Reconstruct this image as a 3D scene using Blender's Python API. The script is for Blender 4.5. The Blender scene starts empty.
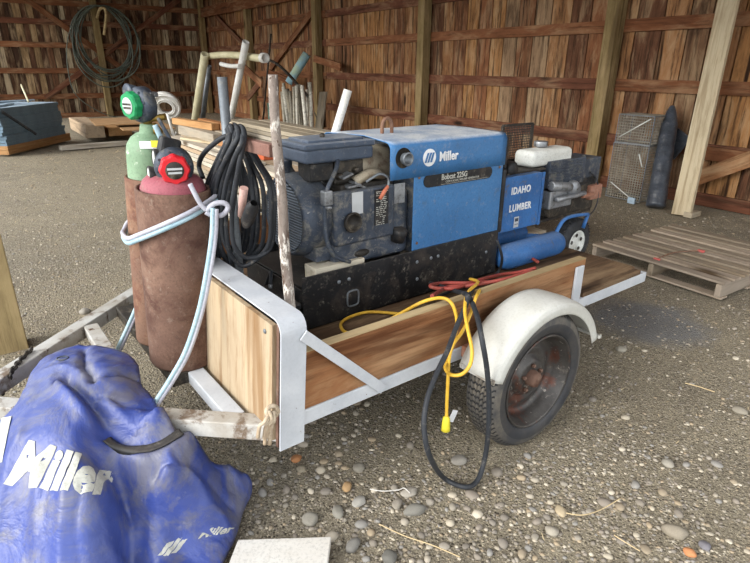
import bpy, bmesh, math, random
import numpy as np
from mathutils import Vector, Matrix, noise
random.seed(7); rng = np.random.default_rng(7)
SC = bpy.context.scene
COL = SC.collection
R = math.radians
# ------------------------------------------------------------------ camera
FPX = 548.0; TH = math.atan(214/548.0); RO = R(0.5); CH = 1.5
cam_d = bpy.data.cameras.new('camera'); cam = bpy.data.objects.new('camera', cam_d); COL.objects.link(cam)
cam_d.sensor_width = 36; cam_d.lens = FPX/750*36; cam_d.clip_start = .02; cam_d.clip_end = 300
cam.matrix_world = Matrix.Translation((0, 0, CH)) @ Matrix.Rotation(math.pi/2-TH, 4, 'X') @ Matrix.Rotation(RO, 4, 'Z')
SC.camera = cam
# ------------------------------------------------------------------ light
w = bpy.data.worlds.new('sky'); SC.world = w; w.use_nodes = True
nt = w.node_tree; bg = nt.nodes['Background']
bg.inputs[0].default_value = (.92, .96, 1.0, 1); bg.inputs[1].default_value = 1.8
sd = bpy.data.lights.new('sun', 'SUN'); sd.energy = 3.0; sd.angle = R(38); sd.color = (1, .97, .92)
so = bpy.data.objects.new('sun', sd); COL.objects.link(so)
so.rotation_euler = Vector((.74, .50, -.44)).to_track_quat('-Z', 'Y').to_euler()
SC.view_settings.view_transform = 'Standard'; SC.view_settings.look = 'None'
SC.view_settings.gamma = 1; SC.view_settings.use_curve_mapping = False
SC.view_settings.exposure = 0.58
# ------------------------------------------------------------------ frames and survey helpers
def V(a): return Vector([float(q) for q in a])
c_, s_ = math.cos(TH), math.sin(TH); C0 = Vector((0, 0, CH))
def ray(u, v):
    x = (u-375)/FPX; y = -(v-281.5)/FPX
    x, y = x*math.cos(RO)-y*math.sin(RO), x*math.sin(RO)+y*math.cos(RO)
    return Vector((x, c_+y*s_, -s_+y*c_))
def G(u, v, z=0.0):
    r = ray(u, v); return C0 + r*((z-CH)/r.z)
def PL(u, v, P, n):
    r = ray(u, v); return C0 + r*((P-C0).dot(n)/r.dot(n))
def UP(u, v, P): return PL(u, v, P, Vector((P.x, P.y, 0)))
def frame(o, x, y): return Matrix(((x.x, y.x, 0, o.x), (x.y, y.y, 0, o.y), (0, 0, 1, o.z), (0, 0, 0, 1)))
AZ = R(52.2)
Tt = Vector((math.sin(AZ), math.cos(AZ), 0)); Nn = Vector((-math.cos(AZ), math.sin(AZ), 0))
P0 = G(505, 451); TR = frame(P0, Tt, Nn); TRi = TR.inverted()
def tr(u, v, n): return TRi @ PL(u, v, P0+n*Nn, Nn)
def tf(u, v, t): return TRi @ PL(u, v, P0+t*Tt, Tt)
def tz(u, v, z): return TRi @ G(u, v, z)
R0 = G(604, 187.3); rx = ray(-40, 64); rx.z = 0; rx = -rx.normalized(); ry = Vector((-rx.y, rx.x, 0))
RW = frame(R0, rx, ry); RWi = RW.inverted()
def rw(u, v, off=0.0): return RWi @ PL(u, v, R0+off*ry, ry)
L0 = R0 - 15.33*rx; LW = frame(L0, ry, -rx); LWi = LW.inverted()
def lw(u, v, off=0.0): return LWi @ PL(u, v, L0-off*rx, -rx)
W = Matrix.Identity(4)
# ------------------------------------------------------------------ materials
def lin(h):
    if isinstance(h, str): h = tuple(int(h[i:i+2], 16) for i in (0, 2, 4))
    o = []
    for c in h[:3]:
        c = c/255.0; o.append(c/12.92 if c <= .04045 else ((c+.055)/1.055)**2.4)
    return (o[0], o[1], o[2], 1)
class NT:
    def __init__(s, name):
        s.m = bpy.data.materials.new(name); s.m.use_nodes = True; s.t = s.m.node_tree
        s.b = s.t.nodes['Principled BSDF']; s.l = s.t.links
        s.tc = s.t.nodes.new('ShaderNodeTexCoord')
    def n(s, ty, **k):
        o = s.t.nodes.new(ty)
        for a, b in k.items():
            if a.startswith('i_'):
                key = a[2:]; o.inputs[int(key) if key.isdigit() else key.replace('_', ' ')].default_value = b
            else: setattr(o, a, b)
        return o
    def coord(s, scale=(1, 1, 1), which='Object', off=None):
        mp = s.n('ShaderNodeMapping'); mp.inputs['Scale'].default_value = scale
        s.l.new(s.tc.outputs[which], mp.inputs[0])
        if off is not None: s.l.new(off, mp.inputs['Location'])
        return mp.outputs[0]
    def noise(s, co, scale, detail=5, rough=.6, dist=0):
        o = s.n('ShaderNodeTexNoise'); o.inputs['Scale'].default_value = scale; o.inputs['Detail'].default_value = detail
        o.inputs['Roughness'].default_value = rough; o.inputs['Distortion'].default_value = dist
        s.l.new(co, o.inputs['Vector']); return o.outputs[0]
    def vor(s, co, scale, feature='F1', out=0):
        o = s.n('ShaderNodeTexVoronoi', feature=feature); o.inputs['Scale'].default_value = scale
        s.l.new(co, o.inputs['Vector']); return o.outputs[out]
    def ramp(s, f, stops, interp='LINEAR'):
        o = s.n('ShaderNodeValToRGB'); cr = o.color_ramp; cr.interpolation = interp
        while len(cr.elements) < len(stops): cr.elements.new(.5)
        for e, (p, c) in zip(cr.elements, stops):
            e.position = p; e.color = c if len(c) == 4 else tuple(c)+(1,)
        s.l.new(f, o.inputs[0]); return o.outputs[0]
    def mix(s, f, a, b, mode='MIX'):
        o = s.n('ShaderNodeMix', data_type='RGBA', blend_type=mode)
        for k, q in ((0, f), (6, a), (7, b)):
            if isinstance(q, (int, float, tuple)): o.inputs[k].default_value = q
            else: s.l.new(q, o.inputs[k])
        return o.outputs[2]
    def math(s, op, a, b=0.0):
        o = s.n('ShaderNodeMath', operation=op)
        for k, q in ((0, a), (1, b)):
            if isinstance(q, (int, float)): o.inputs[k].default_value = q
            else: s.l.new(q, o.inputs[k])
        return o.outputs[0]
    def bump(s, h, strength=.3, dist=.01):
        o = s.n('ShaderNodeBump'); o.inputs['Strength'].default_value = strength; o.inputs['Distance'].default_value = dist
        s.l.new(h, o.inputs['Height']); s.l.new(o.outputs[0], s.b.inputs['Normal'])
    def col(s, c): s.l.new(c, s.b.inputs['Base Color'])
BW = lambda a: (a, a, a, 1)
def mat(name, c, rough=.6, metal=0, c2=None, scale=6, thr=(.4, .6), dirt=None, dscale=3, dthr=(.5, .62), damt=1.0,
        bump=.15, bscale=60, stretch=(1, 1, 1), up=None, upamt=.6, spec=.35, scratch=None, sthr=(.66, .7), sscale=30, grit=.4):
    dscale *= 1.7; sscale *= 1.5
    N = NT(name); co = N.coord(stretch)
    base = lin(c)
    n1 = N.noise(co, scale)
    col = N.mix(N.ramp(n1, [(thr[0], BW(0)), (thr[1], BW(1))]), base, lin(c2) if c2 else tuple(q*.82 for q in base[:3])+(1,))
    if dirt:
        n2 = N.noise(co, dscale, 8, .7, .4)
        f = N.ramp(n2, [(dthr[0], BW(0)), (dthr[1], BW(damt))]); col = N.mix(f, col, lin(dirt))
    if scratch:
        n3 = N.noise(co, sscale, 4, .8); f = N.ramp(n3, [(sthr[0], BW(0)), (sthr[1], BW(1))]); col = N.mix(f, col, lin(scratch))
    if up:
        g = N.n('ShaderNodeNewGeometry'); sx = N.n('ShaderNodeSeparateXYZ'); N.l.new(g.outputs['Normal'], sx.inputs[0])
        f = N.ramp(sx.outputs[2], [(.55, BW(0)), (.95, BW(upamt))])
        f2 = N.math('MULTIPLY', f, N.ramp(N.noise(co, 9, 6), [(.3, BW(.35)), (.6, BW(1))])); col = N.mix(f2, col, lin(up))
    if grit:
        gn = N.noise(N.coord(), 95, 5, .8)
        col = N.mix(N.ramp(gn, [(.36, BW(grit)), (.5, BW(0))]), col, tuple(q*.35 for q in base[:3])+(1,))
        gn2 = N.noise(N.coord((1, 1, 1)), 33, 6, .75)
        col = N.mix(N.ramp(gn2, [(.56, BW(0)), (.72, BW(grit*.8))]), col, lin('a39a8c'))
    N.col(col); N.b.inputs['Roughness'].default_value = rough; N.b.inputs['Metallic'].default_value = metal
    N.b.inputs['Specular IOR Level'].default_value = spec
    if bump: N.bump(N.noise(co, bscale, 6), bump, .004)
    return N.m
def wood(name, pal, axis='X', island=False, grain=18, contrast=.45, knots=True, rough=.85, dark='2a1a10', weather=None, wthr=(.5, .65)):
    """pal: list of colours picked at random per board; grain runs along axis"""
    N = NT(name)
    src = N.n('ShaderNodeNewGeometry').outputs['Random Per Island'] if island else N.n('ShaderNodeObjectInfo').outputs['Random']
    cx = N.n('ShaderNodeCombineXYZ'); r10 = N.math('MULTIPLY', src, 37.0)
    for k in range(3): N.l.new(r10, cx.inputs[k])
    i = 'XYZ'.index(axis); sc = [1, 1, 1]; sc[i] = .07
    co = N.coord(tuple(sc), 'Object', cx.outputs[0])
    sc2 = [1, 1, 1]; sc2[i] = .3; co2 = N.coord(tuple(sc2), 'Object', cx.outputs[0])
    rr = N.math('FRACT', N.math('MULTIPLY', src, 7.31))
    base = N.ramp(rr, [(k/max(1, len(pal)), lin(c)) for k, c in enumerate(pal)], 'CONSTANT')
    # broad light and dark figure, then fine streaks, then knots
    fig = N.noise(co2, 5.5, 6, .65, .6)
    col = N.mix(N.ramp(fig, [(.48, BW(0)), (.68, BW(min(1, .9*contrast)))]), base, N.mix(.6, base, lin('c9ae88')))
    col = N.mix(N.ramp(fig, [(.30, BW(min(1, 1.1*contrast))), (.47, BW(0))]), col, N.mix(.65, base, lin(dark)))
    g1 = N.noise(co, grain*2.4, 9, .75, .25); g0 = N.noise(co, grain*.9, 5, .6, .5)
    col = N.mix(N.ramp(g0, [(.34, BW(min(1, 1.2*contrast))), (.46, BW(0))]), col, lin(dark))
    col = N.mix(N.ramp(g1, [(.36, BW(contrast)), (.5, BW(0))]), col, lin(dark))
    if knots:
        kv = N.vor(co2, 2.6); col = N.mix(N.ramp(kv, [(.05, BW(1)), (.13, BW(0))]), col, lin(dark))
    N.col(col); N.b.inputs['Roughness'].default_value = rough; N.b.inputs['Specular IOR Level'].default_value = .2
    N.bump(g1, .6, .005); return N.m
M = {}
M['wallR'] = wood('barn_boards', ['775036', '88603f', '654430', '966c48', '7e583c', '70533c', '9c7046', '84573a', '92765a'], 'Z', True, 9, .8)
M['wallL'] = wood('barn_boards_weathered', ['5b3d2b', '483020', '684833', '7d654c', '583f2e', '9c8a70', '4d3324', '694c38', '8c7252', '5a3d2c', '3e2a1e', 'b0a084'], 'Z', True, 9, .8)
M['girt'] = wood('girt_wood', ['74492f', '7f5236', '6a4230'], 'X', False, 10, .5)
M['post'] = wood('treated_post', ['86734e', '8a744e'], 'X', False, 10, .5, dark='463520')
M['oldpost'] = wood('weathered_post', ['a8946c'], 'X', False, 10, .5, dark='5a4a30')
M['grey_wood'] = wood('grey_lumber', ['aaa294', '9a9182', 'b8b0a2', '8d8474', 'a59a86', 'a8937a', 'c2baa8'], 'X', False, 10, .4, dark='5a4c3c')
M['new_wood'] = wood('tan_lumber', ['b08659', 'a67d52', 'b8926a', '9d6d45'], 'X', False, 10, .35, dark='6a4628')
M['pallet'] = wood('pallet_wood', ['94887a', '867a6a', 'a09282'], 'X', False, 10, .4, dark='4e4030')
M['plank'] = wood('side_board', ['8c6140'], 'X', False, 10, .65, dark='4a2812')
M['plank_top'] = wood('side_board_weathered', ['b09c78'], 'X', False, 10, .4, dark='6a5638')
M['deck'] = wood('deck_boards', ['5c4836', '66503c', '4e3e30'], 'X', False, 10, .6, dark='221a14')
M['ply'] = wood('plywood', ['a8977e'], 'Z', False, 10, .6, knots=False, dark='7a5834')
M['limb'] = wood('bare_sticks', ['c2beb0', 'a8a394', 'd2cec0', '908a7c'], 'X', False, 20, .4, knots=False)
M['pale_timber'] = wood('pale_timber', ['bcae92'], 'X', False, 12, .45, dark='7a6444')
M['white_board'] = mat('white_painted_board', 'cfccc6', .7, c2='c0bab0', scale=4, dirt='9c917c', dscale=7, dthr=(.6, .75), stretch=(.3, 1, 1))
M['white'] = mat('white_paint', 'c0c3c7', .5, c2='b0b4ba', scale=5, dirt='6b5a4c', dscale=6, dthr=(.63, .7), scratch='5a3220', sthr=(.7, .73), sscale=14, bump=.08, grit=.12)
M['white_dirty'] = mat('dirty_white_paint', 'b9b8b4', .55, c2='a09a90', scale=5, dirt='6b5a4a', dscale=5, dthr=(.52, .62), scratch='4a3020', sthr=(.62, .66), sscale=11, bump=.12, grit=.2)
M['fender'] = mat('fender_white', 'c4c4be', .5, c2='b8b7af', scale=5, dirt='a29c8e', dscale=30, dthr=(.6, .7), damt=.6, bump=.05, grit=.2)
M['rust'] = mat('rusty_steel', '6a5044', .8, .15, c2='7a5f50', scale=5, dirt='54392f', dscale=4, dthr=(.48, .62), scratch='8f8270', sthr=(.66, .75), sscale=26, bump=.25, bscale=90)
M['rust2'] = mat('orange_rusty_steel', '75594a', .8, .1, c2='86654f', scale=4, dirt='6a4638', dscale=5, bump=.2)
M['rustbar'] = mat('rusty_bar', '7c5a50', .8, .2, c2='8f6f64', scale=9, dirt='b9a898', dscale=12, dthr=(.6, .68), bump=.2)
M['flaky'] = mat('flaking_paint_pole', '857a72', .8, c2='5d5048', scale=14, dirt='cfc9c0', dscale=16, dthr=(.52, .58), scratch='4a3426', sthr=(.58, .62), sscale=22, bump=.5, bscale=30, stretch=(1, 1, .35))
M['galv'] = mat('galvanised_pipe', '7f858a', .5, .5, c2='6d7277', scale=10, bump=.1)
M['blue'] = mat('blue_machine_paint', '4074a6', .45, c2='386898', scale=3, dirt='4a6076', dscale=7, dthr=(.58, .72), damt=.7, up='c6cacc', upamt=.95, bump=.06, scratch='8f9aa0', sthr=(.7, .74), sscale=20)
M['blue2'] = mat('scuffed_blue_paint', '356aa6', .5, c2='2c5a90', scale=5, dirt='5a5148', dscale=8, dthr=(.58, .68), damt=.8, up='8a94a0', upamt=.4, bump=.1, scratch='93a0a8', sthr=(.69, .73), sscale=16)
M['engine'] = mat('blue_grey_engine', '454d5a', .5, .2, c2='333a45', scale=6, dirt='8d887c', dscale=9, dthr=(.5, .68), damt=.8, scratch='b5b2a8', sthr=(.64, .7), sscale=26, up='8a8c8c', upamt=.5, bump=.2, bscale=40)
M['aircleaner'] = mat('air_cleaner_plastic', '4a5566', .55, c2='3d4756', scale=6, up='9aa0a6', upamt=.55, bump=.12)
M['black'] = mat('black_steel', '17181a', .5, .1, c2='222325', scale=6, dirt='3e3833', dscale=6, dthr=(.5, .68), scratch='a09a90', sthr=(.72, .75), sscale=22, bump=.15, up='5c5650', upamt=.5)
M['dark'] = mat('greasy_dark_metal', '2b2825', .6, .2, c2='3a352f', scale=10, dirt='5f5648', dscale=9, dthr=(.52, .66), bump=.4, bscale=40)
M['rubber'] = mat('black_rubber', '222427', .65, c2='2e3034', scale=20, dirt='514c45', dscale=14, dthr=(.58, .7), damt=.6, bump=.1)
M['muffler'] = mat('heat_stained_muffler', 'b2a792', .6, .3, c2='9c8f7a', scale=6, dirt='776250', dscale=7, bump=.15)
M['alu'] = mat('cast_aluminium', '9c9fa2', .45, .6, c2='7d8084', scale=9, dirt='4e4a44', dscale=11, dthr=(.55, .65), bump=.2)
M['whitepl'] = mat('white_plastic', 'd9dbd6', .45, c2='c9cac3', scale=5, up='b8b4a8', upamt=.3, bump=.03)
M['pvc'] = mat('pvc_pipe', 'cfc9a8', .5, c2='bdb692', scale=5, bump=.03)
M['pvcw'] = mat('white_pipe', 'd8d8d4', .5, c2='c8c6be', scale=5, bump=.03)
M['pvcb'] = mat('blue_green_tube', '9cc8da', .6, c2='b0c4a8', scale=3, stretch=(1, 1, 1), bump=.1)
M['green'] = mat('pale_green_paint', '748f72', .55, c2='86a184', scale=4, dirt='c4ccbb', dscale=10, dthr=(.6, .66), bump=.06, scratch='6a5a44', sthr=(.68, .72))
M['pink'] = mat('faded_maroon_paint', '94505a', .65, c2='a5646c', scale=4, dirt='8a6a64', dscale=8, dthr=(.55, .68), bump=.08)
M['knobg'] = mat('green_plastic', '1f9058', .45, grit=.12, bump=0)
M['knobr'] = mat('red_plastic', 'd8242e', .45, grit=.12, bump=0)
M['gauge'] = mat('dark_regulator', '3a414c', .5, .3, c2='4a525e', scale=8, dirt='6a6a66', dscale=12, bump=.1)
M['brass'] = mat('brass_fitting', 'a08442', .45, .7, bump=.05)
M['silver'] = mat('silver_label', 'c0c3c4', .5, grit=.12, bump=0)
M['yellow'] = mat('yellow_cord', 'd9ad3a', .55, c2='c79c34', scale=20, bump=0)
M['ytag'] = mat('yellow_tag', 'e6d63c', .5, grit=.12, bump=0)
M['redhose'] = mat('dusty_red_hose', 'a1453c', .6, c2='8e4238', scale=12, bump=0)
M['hoseb'] = mat('pale_blue_hose', '93b0bc', .5, c2='a4bcc6', scale=10, bump=0)
M['hosew'] = mat('white_grey_hose', 'b9b9c2', .5, c2='a9a9b4', scale=10, bump=0)
M['cordk'] = mat('black_cord', '2b2e33', .6, bump=0)
M['orange'] = mat('orange_brick', 'c25f38', .8, bump=.2)
M['boot'] = mat('orange_rubber_boot', 'd07a5e', .6, bump=0)
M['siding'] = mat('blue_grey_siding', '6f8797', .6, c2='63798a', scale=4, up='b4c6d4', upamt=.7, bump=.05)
M['sidinglt'] = mat('pale_blue_strip', 'a9bccb', .6, bump=.05)
M['cardboard'] = mat('tan_sheet', 'a8845c', .85, c2='987650', scale=5, bump=.1)
M['wirecoil'] = mat('coil_tubing', '4a5048', .55, c2='5f665a', scale=4, bump=0)
M['mesh'] = mat('wire_mesh', 'a8a294', .6, .3, c2='8a8274', scale=8, bump=0)
M['blackroll'] = mat('black_plastic_film', '33373e', .3, c2='454a52', scale=6, bump=.6, bscale=14, stretch=(1, 1, 1.5))
M['white_text'] = mat('white_lettering', 'e6e8ea', .5, grit=.12, bump=0)
M['grey_text'] = mat('worn_grey_lettering', 'b9b9b0', .6, c2='a0a098', scale=9, bump=.05)
M['grille'] = mat('grey_grille', '76808c', .5, c2='646d78')
M['holder'] = mat('pinkish_holder', 'b59288', .6)
M['rope'] = mat('frayed_rope', 'bcae98', .9, c2='a08c74', scale=30, bump=.3)
M['strawm'] = mat('dry_straw', 'c6b089', .8, bump=0)
M['redtag'] = mat('red_tape', 'c8605a', .7, bump=0)
M['rustpatch'] = mat('rusty_manifold', '8a5c48', .8, .1, c2='9c7462', scale=8, bump=.3)
M['tyre'] = None
def tarp_mat():
    N = NT('blue_vinyl'); co = N.coord()
    n1 = N.noise(co, 2.5, 6, .6, .4); n2 = N.noise(co, 5.5, 8, .7, .8); n3 = N.noise(co, 18, 5, .7)
    col = N.mix(N.ramp(n1, [(.4, BW(0)), (.65, BW(1))]), lin('2f3f80'), lin('3c4c8e'))
    col = N.mix(N.ramp(n2, [(.46, BW(0)), (.62, BW(.8))]), col, lin('67666e'))
    col = N.mix(N.ramp(n3, [(.62, BW(0)), (.74, BW(.45))]), col, lin('8a8a90'))
    N.col(col); N.b.inputs['Roughness'].default_value = .42
    N.bump(N.math('ADD', N.math('ABSOLUTE', N.math('SUBTRACT', N.noise(co, 7, 4, .6, .6), .5)), N.math('MULTIPLY', N.noise(co, 30, 5, .6), .12)), .45, .02); return N.m
M['tarp'] = tarp_mat()
def ground_mat():
    N = NT('gravel_dirt'); co = N.coord()
    big = N.noise(co, .35, 4, .6); mid = N.noise(co, 3.5, 8, .7); fine = N.noise(co, 60, 6, .75)
    col = N.mix(N.ramp(mid, [(.36, BW(0)), (.62, BW(1))]), lin('6e675c'), lin('9c937f'))
    col = N.mix(N.ramp(big, [(.32, BW(0)), (.55, BW(.75))]), col, lin('b5a98e'))
    gp = N.n('ShaderNodeVectorMath', operation='DISTANCE'); N.l.new(co, gp.inputs[0]); gp.inputs[1].default_value = (1.75, 3.2, 0)
    gd_ = N.math('ADD', gp.outputs['Value'], N.math('MULTIPLY', mid, .35)); stain = N.ramp(gd_, [(.42, BW(.85)), (.6, BW(0))])
    v = N.vor(co, 75, 'F1', 1); sx = N.n('ShaderNodeSeparateColor'); N.l.new(v, sx.inputs[0])
    peb = N.ramp(sx.outputs[0], [(0, lin('4e473f')), (.3, lin('7b7367')), (.55, lin('9b9284')), (.72, lin('5c544b')), (.86, lin('cdc4b2'))], 'CONSTANT')
    vd = N.vor(co, 75, 'F1', 0)
    f = N.math('MULTIPLY', N.ramp(vd, [(.3, BW(1)), (.5, BW(0))]), N.ramp(N.noise(co, 6, 4), [(.38, BW(.25)), (.6, BW(.9))]))
    col = N.mix(f, col, peb)
    v2 = N.vor(co, 210, 'F1', 1); s2 = N.n('ShaderNodeSeparateColor'); N.l.new(v2, s2.inputs[0])
    col = N.mix(.5, col, N.ramp(s2.outputs[1], [(0, lin('45403a')), (.5, lin('7d7467')), (.9, lin('c2b69e'))], 'CONSTANT'))
    col = N.mix(stain, col, lin('7c7c7c'))
    N.col(col); N.b.inputs['Roughness'].default_value = .95; N.b.inputs['Specular IOR Level'].default_value = .15
    h = N.math('ADD', N.math('MULTIPLY', N.ramp(vd, [(0, BW(1)), (.5, BW(0))]), .6), fine)
    N.bump(h, 1.0, .012); return N.m
M['ground'] = ground_mat()
def stone_mat(name, pal, island=True):
    N = NT(name)
    src = N.n('ShaderNodeNewGeometry').outputs['Random Per Island'] if island else N.n('ShaderNodeObjectInfo').outputs['Random']
    base = N.ramp(src, [(k/len(pal), lin(c)) for k, c in enumerate(pal)], 'CONSTANT')
    col = N.mix(N.ramp(N.noise(N.coord(), 60, 5), [(.4, BW(0)), (.7, BW(.4))]), base, lin('6f665a'))
    N.col(col); N.b.inputs['Roughness'].default_value = .85; N.b.inputs['Specular IOR Level'].default_value = .25; return N.m
PAL = ['8f887c', '857d72', '9a9286', 'a59c8d', '7a736a', '958874', 'b2a896', '8a8176', '807970', 'a09078', 'c0b6a4', '8c8984']
M['stone'] = stone_mat('pebbles_mixed', PAL); M['stone1'] = stone_mat('pebble_stone', PAL, False)
M['chips'] = stone_mat('wood_chips', ['a8977a', 'b8a684', '8f8168', 'c6b594', '7e705a', '6a5e4c'])
def solid_stone(n, c): return mat(n, c, .85, c2=None, scale=20, dirt='6f665a', dscale=16, dthr=(.58, .7), damt=.4, bump=.1)
# ------------------------------------------------------------------ object helpers
WM = {}
def place(o, Mw, parent=None):
    COL.objects.link(o)
    WM[o.name] = Mw
    if parent is not None:
        o.parent = parent; o.matrix_basis = WM[parent.name].inverted() @ Mw
    else: o.matrix_basis = Mw
    return o
def tag(o, label=None, cat=None, group=None, kind=None):
    for k, v in (('label', label), ('category', cat), ('group', group), ('kind', kind)):
        if v: o[k] = v
    return o
def thing(name, label, cat, loc, F=W, group=None):
    o = bpy.data.objects.new(name, None); o.empty_display_size = .1
    place(o, Matrix.Translation(F @ V(loc))); return tag(o, label, cat, group)
class MB:
    def __init__(s): s.v = []; s.f = []; s.sm = []
    def add(s, vs, fs, smooth=False):
        b = len(s.v); s.v += [tuple(map(float, q)) for q in vs]
        s.f += [tuple(b+i for i in f) for f in fs]; s.sm += [smooth]*len(fs); return s
    def box(s, c, size, rot=None):
        x, y, z = [q/2 for q in size]
        vs = [Vector((a*x, b*y, d*z)) for a in (-1, 1) for b in (-1, 1) for d in (-1, 1)]
        if rot is not None: vs = [rot @ q for q in vs]
        c = V(c); vs = [q+c for q in vs]
        return s.add(vs, [(0, 1, 3, 2), (4, 6, 7, 5), (0, 4, 5, 1), (2, 3, 7, 6), (0, 2, 6, 4), (1, 5, 7, 3)])
    def bb(s, a, b): # box from min,max corners
        return s.box([(p+q)/2 for p, q in zip(a, b)], [abs(q-p) for p, q in zip(a, b)])
    def bar(s, p0, p1, w_, h, up=(0, 0, 1), w1=None, h1=None):
        p0, p1 = V(p0), V(p1); x = (p1-p0).normalized(); u = V(up)
        y = u.cross(x).normalized(); z = x.cross(y); w1 = w1 or w_; h1 = h1 or h; vs = []
        for p, a, b in ((p0, w_, h), (p1, w1, h1)):
            for i, j in ((-1, -1), (1, -1), (1, 1), (-1, 1)): vs.append(p+y*(i*a/2)+z*(j*b/2))
        return s.add(vs, [(0, 3, 2, 1), (4, 5, 6, 7)]+[(i, (i+1) % 4, (i+1) % 4+4, i+4) for i in range(4)])
    def tube(s, pts, r, segs=10, closed=False, caps=True):
        pts = [V(p) for p in pts]; n = len(pts); rr = r if isinstance(r, (list, tuple)) else [r]*n
        vs = []; up = None
        for i, p in enumerate(pts):
            a = pts[(i-1) % n] if (closed or i > 0) else pts[0]; b = pts[(i+1) % n] if (closed or i < n-1) else pts[-1]
            t = (b-a).normalized() if (b-a).length > 1e-9 else Vector((0, 0, 1))
            if up is None: up = Vector((0, 0, 1)) if abs(t.z) < .9 else Vector((1, 0, 0))
            x = up.cross(t)
            if x.length < 1e-5: x = Vector((1, .3, 0)).cross(t)
            x.normalize(); up = t.cross(x).normalized()
            for k in range(segs):
                g = 2*math.pi*k/segs; vs.append(p+(x*math.cos(g)+up*math.sin(g))*rr[i])
        fs = []; m = n if closed else n-1
        for i in range(m):
            for k in range(segs):
                a = i*segs+k; b = i*segs+(k+1) % segs; j = ((i+1) % n)*segs
                fs.append((a, b, j+(k+1) % segs, j+k))
        s.add(vs, fs, True)
        if caps and not closed:
            b = len(s.v)-len(vs)
            s.f += [tuple(b+k for k in range(segs))[::-1], tuple(b+(n-1)*segs+k for k in range(segs))]; s.sm += [False]*2
        return s
    def cyl(s, p0, p1, r0, r1=None, segs=24, caps=True): return s.tube([p0, p1], [r0, r1 if r1 is not None else r0], segs, False, caps)
    def lathe(s, prof, o, ax, segs=32, smooth=True, close=False):
        """prof: (distance along axis, radius)"""
        o = V(o); ax = V(ax).normalized(); u = Vector((0, 0, 1)) if abs(ax.z) < .9 else Vector((1, 0, 0))
        x = u.cross(ax).normalized(); y = ax.cross(x); vs = []
        for d, r in prof:
            for k in range(segs):
                g = 2*math.pi*k/segs; vs.append(o+ax*d+(x*math.cos(g)+y*math.sin(g))*max(r, 1e-5))
        fs = []
        m = len(prof) if close else len(prof)-1
        for i in range(m):
            j = (i+1) % len(prof)
            for k in range(segs): fs.append((i*segs+k, i*segs+(k+1) % segs, j*segs+(k+1) % segs, j*segs+k))
        return s.add(vs, fs, smooth)
    def prism(s, poly, d, smooth=False):
        """poly: list of 3d points (planar), extruded by vector d"""
        n = len(poly); poly = [V(p) for p in poly]; d = V(d)
        return s.add(poly+[p+d for p in poly], [tuple(range(n))[::-1], tuple(range(n, 2*n))]+[(i, (i+1) % n, (i+1) % n+n, i+n) for i in range(n)], smooth)
    def grid(s, fn, nu, nv, smooth=True):
        vs = [fn(i/(nu-1), j/(nv-1)) for i in range(nu) for j in range(nv)]
        return s.add(vs, [(i*nv+j, (i+1)*nv+j, (i+1)*nv+j+1, i*nv+j+1) for i in range(nu-1) for j in range(nv-1)], smooth)
    def ball(s, c, r, sc=(1, 1, 1), seg=12, rings=8):
        c = V(c); vs = []; fs = []
        for i in range(rings+1):
            a = math.pi*i/rings
            for k in range(seg):
                g = 2*math.pi*k/seg
                vs.append(c+Vector((math.sin(a)*math.cos(g)*r*sc[0], math.sin(a)*math.sin(g)*r*sc[1], math.cos(a)*r*sc[2])))
        for i in range(rings):
            for k in range(seg): fs.append((i*seg+k, (i+1)*seg+k, (i+1)*seg+(k+1) % seg, i*seg+(k+1) % seg))
        return s.add(vs, fs, True)
    def build(s, name, m, parent=None, F=W, bevel=0, solid=0, local=None, bseg=2):
        """verts are in frame F; object sits at their centre with F's axes (or own axes via local matrix)"""
        A = np.array(s.v)
        if local is None:
            c = (A.min(0)+A.max(0))/2; Lm = Matrix.Translation(V(c))
        else: Lm = local
        Li = np.array(Lm.inverted()); B = A @ Li[:3, :3].T + Li[:3, 3]
        me = bpy.data.meshes.new(name); me.from_pydata(B.tolist(), [], s.f); me.validate()
        if len(me.polygons) == len(s.sm): me.polygons.foreach_set('use_smooth', s.sm)
        me.materials.append(m); me.update()
        bm = bmesh.new(); bm.from_mesh(me); bmesh.ops.recalc_face_normals(bm, faces=bm.faces); bm.to_mesh(me); bm.free()
        o = bpy.data.objects.new(name, me); place(o, F @ Lm, parent)
        if solid: md = o.modifiers.new('s', 'SOLIDIFY'); md.thickness = solid; md.offset = 0
        if bevel:
            md = o.modifiers.new('b', 'BEVEL'); md.width = bevel; md.segments = bseg; md.limit_method = 'ANGLE'; md.angle_limit = R(40)
        return o
def beam(name, p0, p1, w_, h, m, parent=None, F=W, up=(0, 0, 1), bevel=.003, w1=None, h1=None):
    """straight timber with its own X axis along its length so the grain follows it"""
    p0, p1 = V(p0), V(p1); x = (p1-p0).normalized(); y = V(up).cross(x).normalized(); z = x.cross(y)
    Lm = Matrix.Translation((p0+p1)/2) @ Matrix((x, y, z)).transposed().to_4x4()
    return MB().bar(p0, p1, w_, h, up, w1, h1).build(name, m, parent, F, bevel, local=Lm)
def spline(pts, n=8, closed=False):
    P = [V(p) for p in pts]; N_ = len(P); out = []
    for i in range(N_ if closed else N_-1):
        if closed: a, b, c, d = P[(i-1) % N_], P[i], P[(i+1) % N_], P[(i+2) % N_]
        else: a, b, c, d = P[max(i-1, 0)], P[i], P[i+1], P[min(i+2, N_-1)]
        for k in range(n):
            t = k/n; out.append(.5*((2*b)+(c-a)*t+(2*a-5*b+4*c-d)*t*t+(3*b-a-3*c+d)*t**3))
    if not closed: out.append(P[-1])
    return out
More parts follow.
